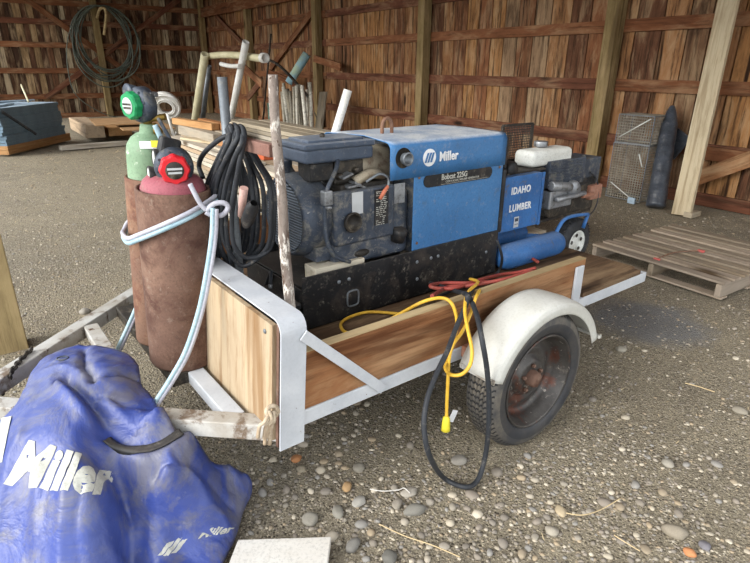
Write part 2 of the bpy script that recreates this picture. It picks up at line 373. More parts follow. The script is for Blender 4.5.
def text_mesh(s, size, bold=0, shear=0, ext=.001, ax='CENTER', sp=1.0, cx=1.0):
    cu = bpy.data.curves.new('t', 'FONT'); cu.body = s; cu.size = size; cu.offset = bold; cu.shear = shear; cu.extrude = ext
    cu.align_x = ax; cu.align_y = 'CENTER'; cu.space_character = sp; cu.resolution_u = 3
    o = bpy.data.objects.new('t', cu); COL.objects.link(o); dg = bpy.context.evaluated_depsgraph_get(); dg.update()
    me = bpy.data.meshes.new_from_object(o.evaluated_get(dg)); bpy.data.objects.remove(o); bpy.data.curves.remove(cu)
    if cx != 1: me.transform(Matrix.Diagonal((cx, 1, 1, 1)))
    return me
def text(name, s, size, at, xdir, ydir, m, parent, F, label=None, **k):
    me = text_mesh(s, size, **k); me.materials.clear(); me.materials.append(m)
    x = V(xdir).normalized(); y = V(ydir); y = (y-x*y.dot(x)).normalized(); z = x.cross(y)
    o = bpy.data.objects.new(name, me); place(o, F @ Matrix.Translation(V(at)) @ Matrix((x, y, z)).transposed().to_4x4(), parent)
    return tag(o, label)
#@@ENV
# ------------------------------------------------------------------ setting: ground
def gh(x, y): return .012*noise.noise(Vector((x*.9, y*.9, 3))) + .006*noise.noise(Vector((x*4, y*4, 1))) - .009
gx = np.concatenate([np.linspace(-40, -14, 12), np.linspace(-13.5, -3, 30), np.linspace(-2.9, 5, 150), np.linspace(5.3, 30, 25)])
gy = np.concatenate([np.linspace(-20, .2, 12), np.linspace(.3, 7, 140), np.linspace(7.3, 24, 45), np.linspace(26, 40, 5)])
gb = MB(); vs = [(x, y, gh(x, y)) for x in gx for y in gy]; ny = len(gy)
gb.add(vs, [(i*ny+j, (i+1)*ny+j, (i+1)*ny+j+1, i*ny+j+1) for i in range(len(gx)-1) for j in range(ny-1)], True)
tag(gb.build('floor', M['ground'], local=Matrix.Identity(4)), kind='structure')
# ------------------------------------------------------------------ setting: walls
def board_wall(name, F, x0, x1, m, wd, top, pal_seed, slit=()):
    rs = random.Random(pal_seed); b = MB(); x = x0; i = 0
    while x < x1:
        ww = wd*rs.uniform(.8, 1.2); x2 = min(x+ww, x1)
        b.bb((x+.007, .045, -.15), (x2-.007, .085, top)); 
        if i not in slit: b.bb((x2-.03, .087, -.15), (x2+.03, .10, top))
        x = x2; i += 1
    o = b.build(name, m, None, F, local=Matrix.Identity(4)); return tag(o, kind='structure')
wr = board_wall('wall_right', RW, -15.35, 6.0, M['wallR'], .285, 3.75, 3, (23,))
wl = board_wall('wall_left', LW, -7.2, .02, M['wallL'], .17, 3.75, 5, ())
for z in (.075, .636, 1.316, 2.01, 2.6, 3.14):
    for x0, x1 in ((-15.3, -7.4), (-7.4, -.1), (-.1, 6.0)):
        beam('girt', (x0+.005, .022, z), (x1-.005, .022, z), .042, .145, M['girt'], wr, RW)
for z in (.06, .62, 1.335, 2.035, 2.645, 3.16):
    beam('girt', (-7.2, .022, z), (-.05, .022, z), .042, .15, M['girt'], wl, LW)
for x in (-15.25, -11.5, -7.65, -3.85, -.16, 3.7):
    z1 = 2.97 if x < -7.7 else 3.7
    beam('post', (x, -.085, -.2), (x, -.085, z1), .17, .17, M['post'], wr, RW, up=(0, 1, 0), bevel=.006)
beam('header', (-15.3, -.13, 3.1), (-7.6, -.13, 3.1), .06, .28, M['girt'], wr, RW)
p = lw(93, 10); beam('post', (-3.3, -.085, -.2), (-3.3, -.085, 3.7), .17, .17, M['post'], wl, LW, up=(0, 1, 0), bevel=.006)
beam('post', (-7.1, -.085, -.2), (-7.1, -.085, 3.7), .17, .17, M['post'], wl, LW, up=(0, 1, 0), bevel=.006)
beam('post', (-.12, -.2, -.2), (-.12, -.2, 3.7), .15, .15, M['post'], wl, LW, up=(0, 1, 0), bevel=.006)
for a, b in (((22, -4), (160, 96)), ((46, 98), (178, 0))):
    p, q = lw(*a, -.02), lw(*b, -.02); beam('brace', (p.x, -.025, p.z), (q.x, -.025, q.z), .15, .04, M['girt'], wl, LW, up=(0, 1, 0))
for a, b in (((319, 3), (268, 72)), ((216, 16), (243, 44))):
    p, q = rw(*a, -.02), rw(*b, -.02); beam('brace', (p.x, -.03, p.z), (q.x, -.03, q.z), .15, .04, M['girt'], wr, RW, up=(0, 1, 0))
cb = MB(); cb.bb((-15.6, -7.4, 3.76), (6.3, .3, 3.8)); ceil = tag(cb.build('ceiling', M['girt'], None, RW), kind='structure')
for k in range(8):
    x = -14.8+k*2.8; beam('rafter', (x, -7.3, 3.68), (x, 0, 3.68), .05, .14, M['girt'], ceil, RW)
# open side: the near corner post seen at the left edge of the photo
p = G(6, 338); q = UP(-12, 230, p)
fp = tag(beam('trim_1', (-2.07-.02, 2.78, -.2), (-2.07-.02, 2.78, 3.7), .18, .14, M['oldpost'], None, up=(.577, -.817, 0), bevel=.006), kind='structure')
# two fallen boards against the right wall at the far right
t_ = thing('loose_brace_board', 'reddish horizontal board leaning on the barn wall right of the pale leaning timber', 'board', rw(700, 160, -.08)*1, RW)
p, q = rw(688, 151, -.1), rw(775, 163, -.1)
beam('board', (p.x, -.06, p.z), (q.x, -.06, q.z), .15, .04, M['girt'], t_, RW, up=(0, 1, 0))
p, q = rw(686, 182, -.12), rw(775, 150, -.12)
ob = beam('loose_board', (p.x, -.11, p.z), (q.x, -.11, q.z), .17, .04, M['plank'], None, RW, up=(0, 1, 0))
tag(ob, 'slanting split board with dark weathered streaks crossing at the right edge', 'board')
#@@TRAILER
# ------------------------------------------------------------------ trailer
rail_n = .17; fz0, fz1 = .405, .46; DZ = .48; n_far = 1.80
trl = thing('utility_trailer', 'small white painted single axle utility trailer carrying the blue welder', 'trailer', (.2, 1, 0), TR)
def T_(*a): return a
for n in (rail_n, n_far): MB().bb((-.88, n, fz0), (1.33, n+.05, fz1)).build('side_rail', M['white'], trl, TR, .004)
for t in (-.9, -.1, .55, 1.30):
    MB().bb((t, rail_n+.052, fz0+.003), (t+.045, n_far-.002, fz1-.012)).build('crossmember', M['white_dirty'], trl, TR, .004)
apex = (-1.72, 1.03)
for s, nn in ((1, rail_n+.03), (-1, n_far+.02)):
    p0 = Vector((-.86, nn, .372)); p1 = Vector((apex[0], apex[1]-s*.02, .372))
    MB().bar(p0, p1, .065, .062).build('tongue_arm', M['white_dirty'], trl, TR, .004)
MB().bar((-1.24, .70, .374), (-1.24, 1.42, .374), .06, .05).build('tongue_crossmember', M['white_dirty'], trl, TR, .004)
MB().bar((-1.05, .74, .3765), (-1.05, 1.55, .3765), .10, .05).build('tongue_crossmember', M['dark'], trl, TR, .004)
MB().bar(tz(188, 366, .372), tz(237, 421, .372), .062, .052).build('tongue_brace', M['white'], trl, TR, .004)
MB().bar(tz(228, 378, .372), tz(262, 402, .372), .05, .045).build('tongue_brace', M['white_dirty'], trl, TR, .004)
MB().bb((-1.82, .98, .345), (-1.66, 1.08, .41)).lathe([(-.0, .035), (.03, .035), (.05, .02), (.05, 0)], (-1.84, 1.03, .38), (0, 0, 1), 16).build('coupler', M['dark'], trl, TR, .006)
# front panel frame: bent white sheet channel with a rounded near corner, leaning slightly back
def lean(t, z): return t+(z-.40)*.07
frm = MB(); t0, t1 = -.955, -.868; za, zb = .36, .80; nl, nr = rail_n-.015, 1.62
prof = []; rad = .045
pts = [(nl, za)]
for k in range(7):
    a = math.pi - k*math.pi/12; pts.append((nl+rad+rad*math.cos(a), zb-rad+rad*math.sin(a)))
for k in range(7):
    a = math.pi/2 - k*math.pi/12; pts.append((nr-rad+rad*math.cos(a), zb-rad+rad*math.sin(a)))
pts.append((nr, za))
frm.grid(lambda a, b: (lean(t0+(t1-t0)*b, pts[int(round(a*(len(pts)-1)))][1]), *pts[int(round(a*(len(pts)-1)))]), len(pts), 2, False)
frm.build('front_panel_frame', M['white'], trl, TR, 0, solid=.006)
MB().add([(lean(t0+.01, z), n, z) for n, z in ((nl+.03, .35), (nl+.045, .35), (nl+.045, .79), (nl+.03, .79))]+[(lean(t0+.03, z), n, z) for n, z in ((nl+.03, .35), (nl+.045, .35), (nl+.045, .79), (nl+.03, .79))],
   [(0, 1, 2, 3), (4, 7, 6, 5), (0, 4, 5, 1), (1, 5, 6, 2), (2, 6, 7, 3), (3, 7, 4, 0)]).build('panel_stop', M['rust'], trl, TR)
pa = MB(); z0, z1 = .37, .775
quad = [(z0, nl+.05), (z0, 1.0), (z1, 1.0), (z1, nl+.05)]
pa.add([(lean(t0-.002, z), n, z) for z, n in quad]+[(lean(t0+.014, z), n, z) for z, n in quad], [(0, 1, 2, 3), (4, 7, 6, 5), (0, 4, 5, 1), (1, 5, 6, 2), (2, 6, 7, 3), (3, 7, 4, 0)])
ply = pa.build('plywood_panel', M['ply'], trl, TR)
for z, n in ((.74, .25), (.44, .24)):
    MB().ball((lean(t0-.004, z), n, z), .008, (.5, 1, 1)).build('bolt', M['galv'], ply, TR)
p, q = tr(303, 335, rail_n-.022), tr(386, 391, rail_n-.022)
MB().bar((p.x, rail_n-.024, p.z), (q.x, rail_n-.006, q.z), .006, .036, (0, 0, 1)).build('brace_strap', M['white'], trl, TR, .001)
# side boards, stakes, deck
for s, n in ((0, rail_n+.004), (1, n_far+.006)):
    beam('side_board', (-.86, n+.02, .563), (.70, n+.02, .563), .038, .205, M['plank'], trl, TR)
    beam('side_board_top', (-.86, n+.02, .6675), (.70, n+.02, .6675), .0385, .004, M['plank_top'], trl, TR, bevel=0)
    MB().bb((.615, n-.012, .41), (.675, n-.001, .64)).bb((.615, n-.012, .41), (.622, n+.03, .46)).build('stake', M['white'], trl, TR, .002)
k = 0
n = rail_n+.06
while n < n_far-.02:
    beam('deck_board', (-.85, n+.07, DZ-.019), (1.31, n+.07, DZ-.019), .138, .036, M['deck'], trl, TR); n += .142
beam('deck_edge_board', (.72, rail_n+.035, DZ-.012), (1.27, rail_n+.035, DZ-.012), .06, .03, M['deck'], trl, TR)
# rusty marker light bracket by the fender
MB().bb((-.13, rail_n-.03, .42), (-.08, rail_n-.001, .47)).ball((-.105, rail_n-.035, .445), .018, (1, .6, 1)).build('marker_light', M['rustpatch'], trl, TR, .003)
# wheels
def tread_mat():
    N = NT('tyre_rubber'); co = N.coord()
    sx = N.n('ShaderNodeSeparateXYZ'); N.l.new(co, sx.inputs[0])
    ang = N.math('ARCTAN2', sx.outputs[0], sx.outputs[2]); yy = N.math('MULTIPLY', sx.outputs[1], 300)
    sv = N.math('SINE', N.math('ADD', N.math('MULTIPLY', ang, 70), N.math('SINE', yy)))
    d = N.math('LESS_THAN', sv, -.55)
    n2 = N.noise(co, 9, 6, .7)
    col = N.mix(N.ramp(n2, [(.4, BW(0)), (.7, BW(1))]), lin('3a3b3d'), lin('6e675c')); col = N.mix(N.math('MULTIPLY', d, .0), col, lin('101112'))
    rr = N.math('SQRT', N.math('ADD', N.math('POWER', sx.outputs[0], 2), N.math('POWER', sx.outputs[2], 2)))
    side = N.math('LESS_THAN', rr, .283)
    f = N.math('MULTIPLY', d, N.math('SUBTRACT', 1, side)); col = N.mix(f, col, lin('15161a'))
    ring = N.math('LESS_THAN', rr, .256); col = N.mix(N.math('MULTIPLY', ring, .7), col, lin('1c1f26'))
    N.col(col); N.b.inputs['Roughness'].default_value = .6
    N.bump(N.math('MULTIPLY', f, -1), 1, .006); return N.m
M['tyre'] = tread_mat()
WT, WZ, WR_ = .14, .299, .305
def wheel(nf, d):
    """nf: outer face n; d: +1 when the wheel body runs to larger n"""
    wh = MB()
    prof = [(.045, .196), (.018, .204), (.004, .225), (0, .245), (.003, .265), (.010, .281), (.020, .293), (.032, .299)]
    w_ = .165; xs = []
    a = .036
    for i in range(5):
        xs += [(a, .303), (a+.013, .3045), (a+.0131, .297), (a+.0185, .297)]; a += .0186
    xs = [q for q in xs if q[0] < w_-.034]
    prof = prof+xs+[(w_-.032, .299), (w_-.022, .293), (w_-.012, .281), (w_-.004, .265), (w_, .245), (w_-.004, .225), (w_-.018, .204), (w_-.045, .196)]
    wh.lathe([(q*d, r) for q, r in prof], (WT, nf, WZ), (0, 1, 0), 72)
    ty = wh.build('wheel', M['tyre'], trl, TR, local=Matrix.Translation((WT, nf+d*w_/2, WZ)))
    rp = [(.014, .209), (.008, .205), (.014, .199), (.035, .193), (.040, .186), (.070, .180), (.088, .168), (.092, .150), (.080, .128), (.078, .112), (.088, .100), (.084, .088), (.062, .078), (.058, .06), (.060, .045), (.061, 0)]
    rm = MB().lathe([(q*d, r) for q, r in rp], (WT, nf, WZ), (0, 1, 0), 56).build('rim', M['rim'], ty, TR, solid=.003)
    hub = MB().lathe([(.06*d, .036), (.028*d, .034), (.022*d, .028), (.020*d, 0)], (WT, nf, WZ), (0, 1, 0), 20)
    hub.build('hub', M['rust'], ty, TR)
    for i in range(5):
        a = i*2*math.pi/5+.3; c = (WT+.057*math.cos(a), nf+.06*d, WZ+.057*math.sin(a))
        MB().cyl(c, (c[0], nf+.042*d, c[2]), .009, .008, 6).build('lug_nut', M['rust'], ty, TR)
    return ty
M['rim'] = mat('rusty_silver_rim', '55524f', .45, .5, c2='454240', scale=6, dirt='5f3c30', dscale=6, dthr=(.54, .64), scratch='a39c94', sthr=(.62, .68), sscale=18, bump=.2)
wheel(-.04, 1); wheel(n_far+.05+.17, -1)
MB().cyl((WT, .1, WZ), (WT, n_far+.12, WZ), .022).build('axle', M['dark'], trl, TR)
def fender(no, d):
    fe = MB(); cx, cz, rf = .150, .283, .368
    prof = [(-.002, -.05), (-.003, -.02), (.004, -.005), (.02, .002), (.08, .006), (.172, 0)]
    a0, a1 = R(157), R(20)
    def fn(a, b):
        g = a0+(a1-a0)*a; k = b*(len(prof)-1); i = min(int(k), len(prof)-2); q = k-i
        n = prof[i][0]*(1-q)+prof[i+1][0]*q; dr = prof[i][1]*(1-q)+prof[i+1][1]*q; rr = rf+dr
        return (cx+rr*math.cos(g), no+d*n, cz+rr*math.sin(g))
    fe.grid(fn, 40, 21); o = fe.build('fender', M['fender'], trl, TR, solid=.004)
    g = a0; MB().bar((cx+(rf-.002)*math.cos(g), no, cz+(rf-.0)*math.sin(g)), (cx+(rf+.0)*math.cos(g), no+d*.17, cz+rf*math.sin(g)), .02, .006, (1, 0, 0)).build('fender_edge', M['white_dirty'], o, TR)
    g = a1; MB().bar((cx+(rf+.006)*math.cos(g), no-d*.008, cz+rf*math.sin(g)), (cx+(rf+.006)*math.cos(g), no+d*.17, cz+rf*math.sin(g)), .02, .014, (0, 0, 1)).build('fender_lip', M['fender'], o, TR, .002)
fender(-.055, 1); fender(n_far+.05+.2, -1)
# safety chain draped on the tongue
ch = []; cpts = spline([tz(32, 349, .415), tz(24, 356, .412), tz(17, 364, .41), tz(11, 373, .405), tz(6, 384, .36), tz(2, 394, .34)], 6)
chn = MB()
for i in range(0, len(cpts)-1, 2):
    a, b = cpts[i], cpts[min(i+2, len(cpts)-1)]; x = (b-a).normalized(); c = (a+b)/2
    y = (Vector((0, 0, 1)) if (i//2) % 2 else Vector((0, 1, .3))).cross(x).normalized(); L_ = (b-a).length*.72
    chn.tube([c+x*(L_*math.cos(g))+y*(.010*math.sin(g)) for g in [k*math.pi/5 for k in range(10)]], .0042, 6, True)
chn.build('safety_chain', M['dark'], trl, TR)
# welded rack of two poles and a rusty crossbar
pb = tf(291, 330, -.79); pt = tf(272, 75, -.79); pk = MB()
pole_pts = []
for k in range(9):
    f = k/8; q = Vector((-.79, tf(291, 300, -.79).y*(1-f)+pt.y*f, DZ+.001+(pt.z-DZ)*f)); pole_pts.append(q+Vector((0, .006*math.sin(k*2.1), 0)))
pk.tube(pole_pts, [.016, .017, .018, .018, .018, .016, .016, .015, .015], 14).build('rack_pole', M['flaky'], trl, TR)
qt = tf(222, 77, -.79)
MB().cyl((-.79, qt.y, DZ+.001), (-.79, qt.y+.0, qt.z), .018, .017, 14).build('rack_pole', M['galv'], trl, TR)
cbz = tf(258, 147, -.79).z
tag(MB().bb((-.806, pt.y+.018, cbz-.02), (-.774, qt.y-.018, cbz+.02)).build('rack_crossbar', M['rustbar'], trl, TR, .003), 'rusty red crossbar')
RACK = (qt.y, pt.y, cbz)
#@@WELDER
# ------------------------------------------------------------------ welder generator
wn, wf_ = .63, 1.15
wd = thing('welding_generator', 'blue and black engine driven welder generator standing on the trailer deck', 'welder', (0, .89, DZ), TR)
sk = MB()
sk.bb((-.58, wn, DZ+.002), (.60, wn+.008, .715)).bb((-.58, wn, DZ+.002), (.60, wn+.05, DZ+.012)).bb((-.58, wf_-.008, DZ+.002), (.60, wf_, .715))
sk.bb((-.58, wn+.008, DZ+.002), (-.572, wf_-.008, .66)).bb((.592, wn+.008, DZ+.002), (.60, wf_-.008, .715)).bb((-.57, wn+.008, .66), (.59, wf_-.008, .668))
skid = sk.build('base_skid', M['black'], wd, TR, .002)
p = tr(353, 298, wn-.002); fr = []
for k in range(16):
    a = 2*math.pi*k/16; fr.append((p.x+.03*math.copysign(abs(math.cos(a))**.5, math.cos(a)), wn-.003, p.z+.036*math.copysign(abs(math.sin(a))**.5, math.sin(a))))
MB().tube(fr, .004, 6, True).build('slot_rim', M['galv'], skid, TR)
for u, v in ((339, 282), (349, 279), (417, 262), (417, 279), (431, 258), (438, 256), (486, 252)):
    q = tr(u, v, wn); MB().ball((q.x, wn-.001, q.z), .009, (1, .5, 1), 10, 6).build('bolt', M['galv'], skid, TR)
beam('wood_block', (-.50, .70, .6995), (-.25, .70, .6995), .09, .06, M['grey_wood'], wd, TR)
# hood: one bent sheet over the top with rounded long edges
ht = 1.21; hb = 1.055; hp = [(wn, hb)]
for k in range(7): a = math.pi-k*math.pi/12; hp.append((wn+.032+.032*math.cos(a), ht-.032+.032*math.sin(a)))
for k in range(7): a = math.pi/2-k*math.pi/12; hp.append((wf_-.045+.045*math.cos(a), ht-.045+.045*math.sin(a)))
hp.append((wf_, hb)); th0, th1 = -.137, .598
def hood_fn(a, b):
    i = a*(len(hp)-1); i0 = min(int(i), len(hp)-2); q = i-i0; n = hp[i0][0]*(1-q)+hp[i0+1][0]*q; z = hp[i0][1]*(1-q)+hp[i0+1][1]*q
    t = th0+(th1-th0)*b
    if z > ht-.02 and .09 < (n-wn) < (wf_-wn-.09): t = max(t, th0+.05*math.sin(math.pi*(n-wn-.09)/(wf_-wn-.18))) if b < .2 else t; z += .004
    return (t, n, z)
hood = MB().grid(hood_fn, (len(hp)-1)*2+1, 20).build('hood', M['blue'], wd, TR, solid=.004)
# lower side panel, back panel, end panels
t_l = .004
MB().bb((t_l, wn+.004, .716), (.594, wn+.010, 1.056)).build('side_panel', M['blue'], wd, TR, .003)
MB().bb((t_l, wf_-.010, .716), (.594, wf_-.004, 1.056)).build('side_panel', M['blue'], wd, TR, .003)
MB().bb((.02, wn+.014, .67), (.03, wf_-.014, 1.19)).build('bulkhead', M['engine'], wd, TR, .003)
tag(MB().bb((.598, wn-.004, .70), (.622, wf_+.004, 1.03)).bb((.598, wn+.0, 1.03), (.62, wf_, 1.19)).build('end_panel', M['black'], wd, TR, .012), 'black control end panel')
for z, t in ((1.045, .565), (1.05, .03), (.75, .03)): MB().ball((t, wn+.001, z), .007, (1, .5, 1), 10, 6).build('bolt', M['rust'], wd, TR)
# exhaust stub in its round hole
p = tr(403, 158, wn)
ex = MB().lathe([(.0, .043), (.0015, .043), (.0017, .001)], (p.x, wn-.0045, p.z), (0, 1, 0), 28).build('exhaust_opening', M['dark'], hood, TR)
MB().lathe([(.0, .024), (-.022, .026), (-.026, .030), (-.030, .026), (-.028, .021), (-.005, .02), (-.004, 0)], (p.x+.004, wn-.004, p.z-.002), (0, 1, 0), 20).build('exhaust_pipe', M['galv'], ex, TR)
# lifting eye
p = TRi @ G(387, 125, 1.212); p = Vector((.17, .89, 1.212)); a = tr(387, 125, .89)
et = a.x; MB().tube(spline([(et-.028, .89, 1.205), (et-.028, .89, 1.25), (et-.018, .89, 1.275), (et, .89, 1.283), (et+.018, .89, 1.275), (et+.028, .89, 1.25), (et+.028, .89, 1.205)], 4), .0085, 8).build('lifting_eye', M['rust2'], wd, TR)
# logo, name and plate
p = tr(429, 157.5, wn); rr = .038
cb = [(p.x+rr*math.cos(k*math.pi/18), wn-.0045, p.z+rr*math.sin(k*math.pi/18)) for k in range(36)]
lg = MB().prism(cb, (0, .0015, 0)).build('logo_disc', M['white_text'], hood, TR)
for k in (-1, 0, 1):
    x = p.x+k*.016; MB().prism([(x-.014, wn-.006, p.z-.021), (x-.003, wn-.006, p.z-.021), (x+.013, wn-.006, p.z+.021), (x+.002, wn-.006, p.z+.021)], (0, .001, 0)).build('logo_stripe', M['blue'], lg, TR)
p = tr(447.5, 156, wn); text('brand_name', 'Miller', .058, (p.x+.004, wn-.005, p.z), (1, 0, 0), (0, 0, 1), M['white_text'], hood, TR, bold=.0014, cx=.88, ext=.0008)
a, b = tr(424, 179.5, wn), tr(492, 173, wn); zc = (a.z+b.z)/2-.002; x0, x1 = a.x, b.x; r_ = .029; pp = []
for k in range(10): g = math.pi/2+k*math.pi/9; pp.append((x0+r_+r_*math.cos(g), wn-.001, zc+r_*math.sin(g)))
for k in range(10): g = -math.pi/2+k*math.pi/9; pp.append((x1-r_+r_*math.cos(g), wn-.001, zc+r_*math.sin(g)))
npl = MB().prism(pp, (0, .004, 0)).build('name_plate', M['black'], wd, TR)
text('model_name', 'Bobcat 225G', .036, ((x0+x1)/2-.035, wn-.0015, zc+.008), (1, 0, 0), (0, 0, 1), M['grey_text'], npl, TR, bold=.0007, cx=.88, ext=.0005)
text('model_subtitle', 'CC/CV AC/DC WELDER GENERATOR', .0135, ((x0+x1)/2+.02, wn-.0015, zc-.014), (1, 0, 0), (0, 0, 1), M['grey_text'], npl, TR, ext=.0005)
MB().bb(((x0+x1)/2-.12, wn-.0018, zc-.0245), ((x0+x1)/2+.2, wn-.001, zc-.0232)).build('plate_line', M['grey_text'], npl, TR)
# engine: block, round fan housing, cylinder shrouds
en = MB().bb((-.40, .675, .70), (.015, 1.06, 1.00)).build('engine_block', M['engine'], wd, TR, .025, bseg=3)
fc = Vector((-.52, .85, .915))
fh = MB().lathe([(0, .150), (-.012, .158), (.0, .168), (.03, .176), (.07, .178), (.12, .172), (.15, .14)], fc, (1, 0, 0), 44)
fh.bb((-.47, .70, .74), (-.40, .96, .80)).build('fan_housing', M['engine'], wd, TR, 0)
gr = MB()
gr.lathe([(.0, .148), (.004, .148), (.0042, .001)], fc+Vector((.012, 0, 0)), (1, 0, 0), 36)
grb = gr.build('fan_screen', M['black'], wd, TR)
gs = MB()
for k in range(-12, 13):
    zz = k*.0115; hw = math.sqrt(max(.146**2-zz*zz, 0)); gs.bar((fc.x-.004, fc.y-hw, fc.z+zz), (fc.x-.004, fc.y+hw, fc.z+zz), .006, .0052)
gs.lathe([(0, .045), (-.008, .04), (-.012, .02), (-.012, 0)], fc-Vector((.004, 0, 0)), (1, 0, 0), 24)
gs.lathe([(0, .01), (-.008, .01), (-.010, 0)], fc-Vector((.014, 0, 0)), (1, 0, 0), 12)
gs.build('fan_grille', M['grille'], wd, TR)
MB().bb((-.40, .66, .80), (-.08, .70, 1.03)).build('engine_shroud', M['engine'], wd, TR, .012, bseg=3)
MB().bb((-.34, .70, 1.0), (-.06, 1.0, 1.045)).cyl((-.28, .72, 1.03), (-.22, .72, 1.075), .02).cyl((-.15, .75, 1.03), (-.12, .80, 1.08), .016).build('engine_cover', M['dark'], wd, TR, .008)
p = tr(352, 222, .655); MB().lathe([(.0, .040), (-.012, .044), (-.018, .040), (-.012, .034), (.004, .032), (.005, 0)], (p.x, .655, p.z), (0, 1, 0), 26).build('inspection_cover', M['dark'], wd, TR)
a, b = tr(352, 193, .657), tr(363, 213, .657); tag(MB().bb((a.x, .6565, b.z), (b.x, .6585, a.z)).build('sticker', M['silver'], wd, TR), 'blank pale grey sticker')
a, b = tr(375, 190, .657), tr(388, 223, .657); pl_ = MB().bb((a.x, .6555, b.z), (b.x, .6585, a.z)).build('engine_label', M['black'], wd, TR)
rs = random.Random(4)
lb = MB(); zz = a.z-.008; lb.bb((a.x+.004, .6545, zz-.003), (b.x-.004, .6552, zz))
while zz > b.z+.01:
    zz -= .0085; x = a.x+.006
    while x < b.x-.02:
        l = rs.uniform(.006, .02)
        if rs.random() < .8: lb.bb((x, .6545, zz-.002), (x+l, .6552, zz+.0012))
        x += l+.005
lb.bb(((a.x+b.x)/2-.012, .654, a.z-.045), ((a.x+b.x)/2+.012, .655, a.z-.022)).build('label_print', M['grey_text'], pl_, TR)
a, b = tr(394, 184, .665), tr(405, 202, .665); MB().bb((a.x, .66, b.z), (b.x-.005, .667, a.z)).build('bracket_plate', M['alu'], wd, TR, .002)
MB().lathe([(-.02, .165), (.0, .168), (.03, .165), (.04, .13)], (-.05, .86, .88), (1, 0, 0), 40).build('flywheel_ring', M['rustpatch'], wd, TR)
p = tr(397, 236, .67); of = MB().lathe([(0, .0), (.0, .034), (.035, .036), (.055, .036), (.06, .030), (.06, 0)], (p.x, .67, p.z-.02), (.1, -.25, 1), 26).build('oil_filter', M['black'], wd, TR)
MB().tube([tr(345, 247, .70)+Vector((0, 0, -.01)), tr(365, 240, .70), tr(385, 243, .70)], .018, 8).ball(tr(405, 253, .68), .02, (1.6, 1, .6)).ball(tr(360, 252, .69), .03, (1.6, 1, .7)).build('drain_fitting', M['dark'], wd, TR)
# air cleaner with its lid and ribs
ac0, ac1 = tz(321, 156, 1.155), None
A = (-.50, -.17, .70, .92)
ac = MB().bb((A[0], A[2], 1.145), (A[1], A[3], 1.20)).build('air_cleaner', M['aircleaner'], wd, TR, .012, bseg=3)
MB().bb((A[0]-.006, A[2]-.006, 1.198), (A[1]+.006, A[3]+.006, 1.222)).bb((A[0]+.03, A[2]+.03, 1.215), (A[1]-.03, A[3]-.03, 1.233)).build('air_cleaner_lid', M['aircleaner'], ac, TR, .007)
MB().ball((-.36, .80, 1.238), .012).build('wing_nut', M['dark'], ac, TR)
MB().tube(spline([(-.49, .90, 1.15), (-.485, .91, 1.10), (-.46, .90, 1.05)], 4), .038, 18).build('intake_tube', M['engine'], wd, TR)
MB().bb((-.47, .72, 1.07), (-.36, .82, 1.142)).build('coil_box', M['black'], wd, TR, .006)
MB().bb((-.35, .73, 1.045), (-.20, .88, 1.145)).cyl((-.33, .70, 1.08), (-.33, .74, 1.08), .015).cyl((-.25, .70, 1.10), (-.25, .74, 1.10), .012).build('carburetor', M['dark'], wd, TR, .01)
mf = MB().lathe([(-.02, 0), (-.02, .07), (-.01, .083), (.2, .085), (.21, .08), (.235, .08), (.245, .088), (.26, .088)], (-.22, .83, 1.095), (1, .0, 0), 36).build('muffler', M['muffler'], wd, TR)
MB().tube(spline([(-.26, .72, 1.05), (-.20, .71, 1.075), (-.13, .72, 1.07), (-.08, .76, 1.04), (-.05, .80, 1.0)], 5), .022, 12).build('exhaust_elbow', M['muffler'], wd, TR)
# plug wires and clipped cable
W1 = spline([tr(338, 161, .70), tr(335, 172, .665), tr(327, 190, .648), tr(325, 205, .645), tr(325, 225, .645), tr(328, 245, .645), tr(336, 257, .64), tr(350, 262, .64)], 6)
cblk = MB().tube(W1, .009, 10).build('battery_cable', M['gauge'], wd, TR)
p = tr(327, 198, .64); MB().bb((p.x-.02, .625, p.z-.03), (p.x+.02, .66, p.z+.03)).bb((p.x-.012, .62, p.z-.045), (p.x+.012, .65, p.z-.03)).build('cable_clamp', M['alu'], cblk, TR, .006)
W2 = spline([tr(366, 182, .67), tr(372, 178, .66), tr(380, 174, .655), tr(388, 178, .65), tr(388, 187, .645)], 5)
pw = MB().tube(W2, .006, 8).build('spark_plug_wire', M['galv'], wd, TR)
MB().tube([tr(388, 186, .645), tr(384, 192, .643), tr(380, 199, .645)], [.007, .009, .008], 10).build('spark_plug_boot', M['boot'], pw, TR)
for a, b, m in (((340, 178), (350, 173), 'alu'), ((345, 187), (358, 184), 'alu'), ((352, 182), (362, 187), 'alu')):
    MB().bar(tr(*a, .70), tr(*b, .70), .05, .01).build('bracket', M[m], wd, TR, .002)
#@@OBJ
# ------------------------------------------------------------------ gas cylinders in rusty sleeves
def sleeve(b, tp, r, m, label):
    b, tp = V(b), V(tp); ax = (tp-b).normalized(); L_ = (tp-b).length
    o = MB().lathe([(0, r-.02), (0, r-.004), (.01, r), (L_-.004, r), (L_, r-.002), (L_, r-.009), (L_-.01, r-.011), (.02, r-.012), (.015, 0.0)], b, ax, 48)
    ob = o.build('pipe_sleeve', m, None, TR, local=Matrix.Translation(b)); return tag(ob, label, 'pipe sleeve')
S1b, S1t = Vector((-1.005, .865, .404)), Vector((-.975, .83, 1.095)); S2b, S2t = Vector((-1.03, 1.093, .404)), Vector((-.985, 1.055, 1.10))
sleeve(S1b, S1t, .130, M['rust'], 'wide rusty brown steel sleeve holding the maroon gas cylinder on the trailer tongue')
sleeve(S2b, S2t, .095, M['rust2'], 'narrower orange brown rusty sleeve holding the green gas cylinder')
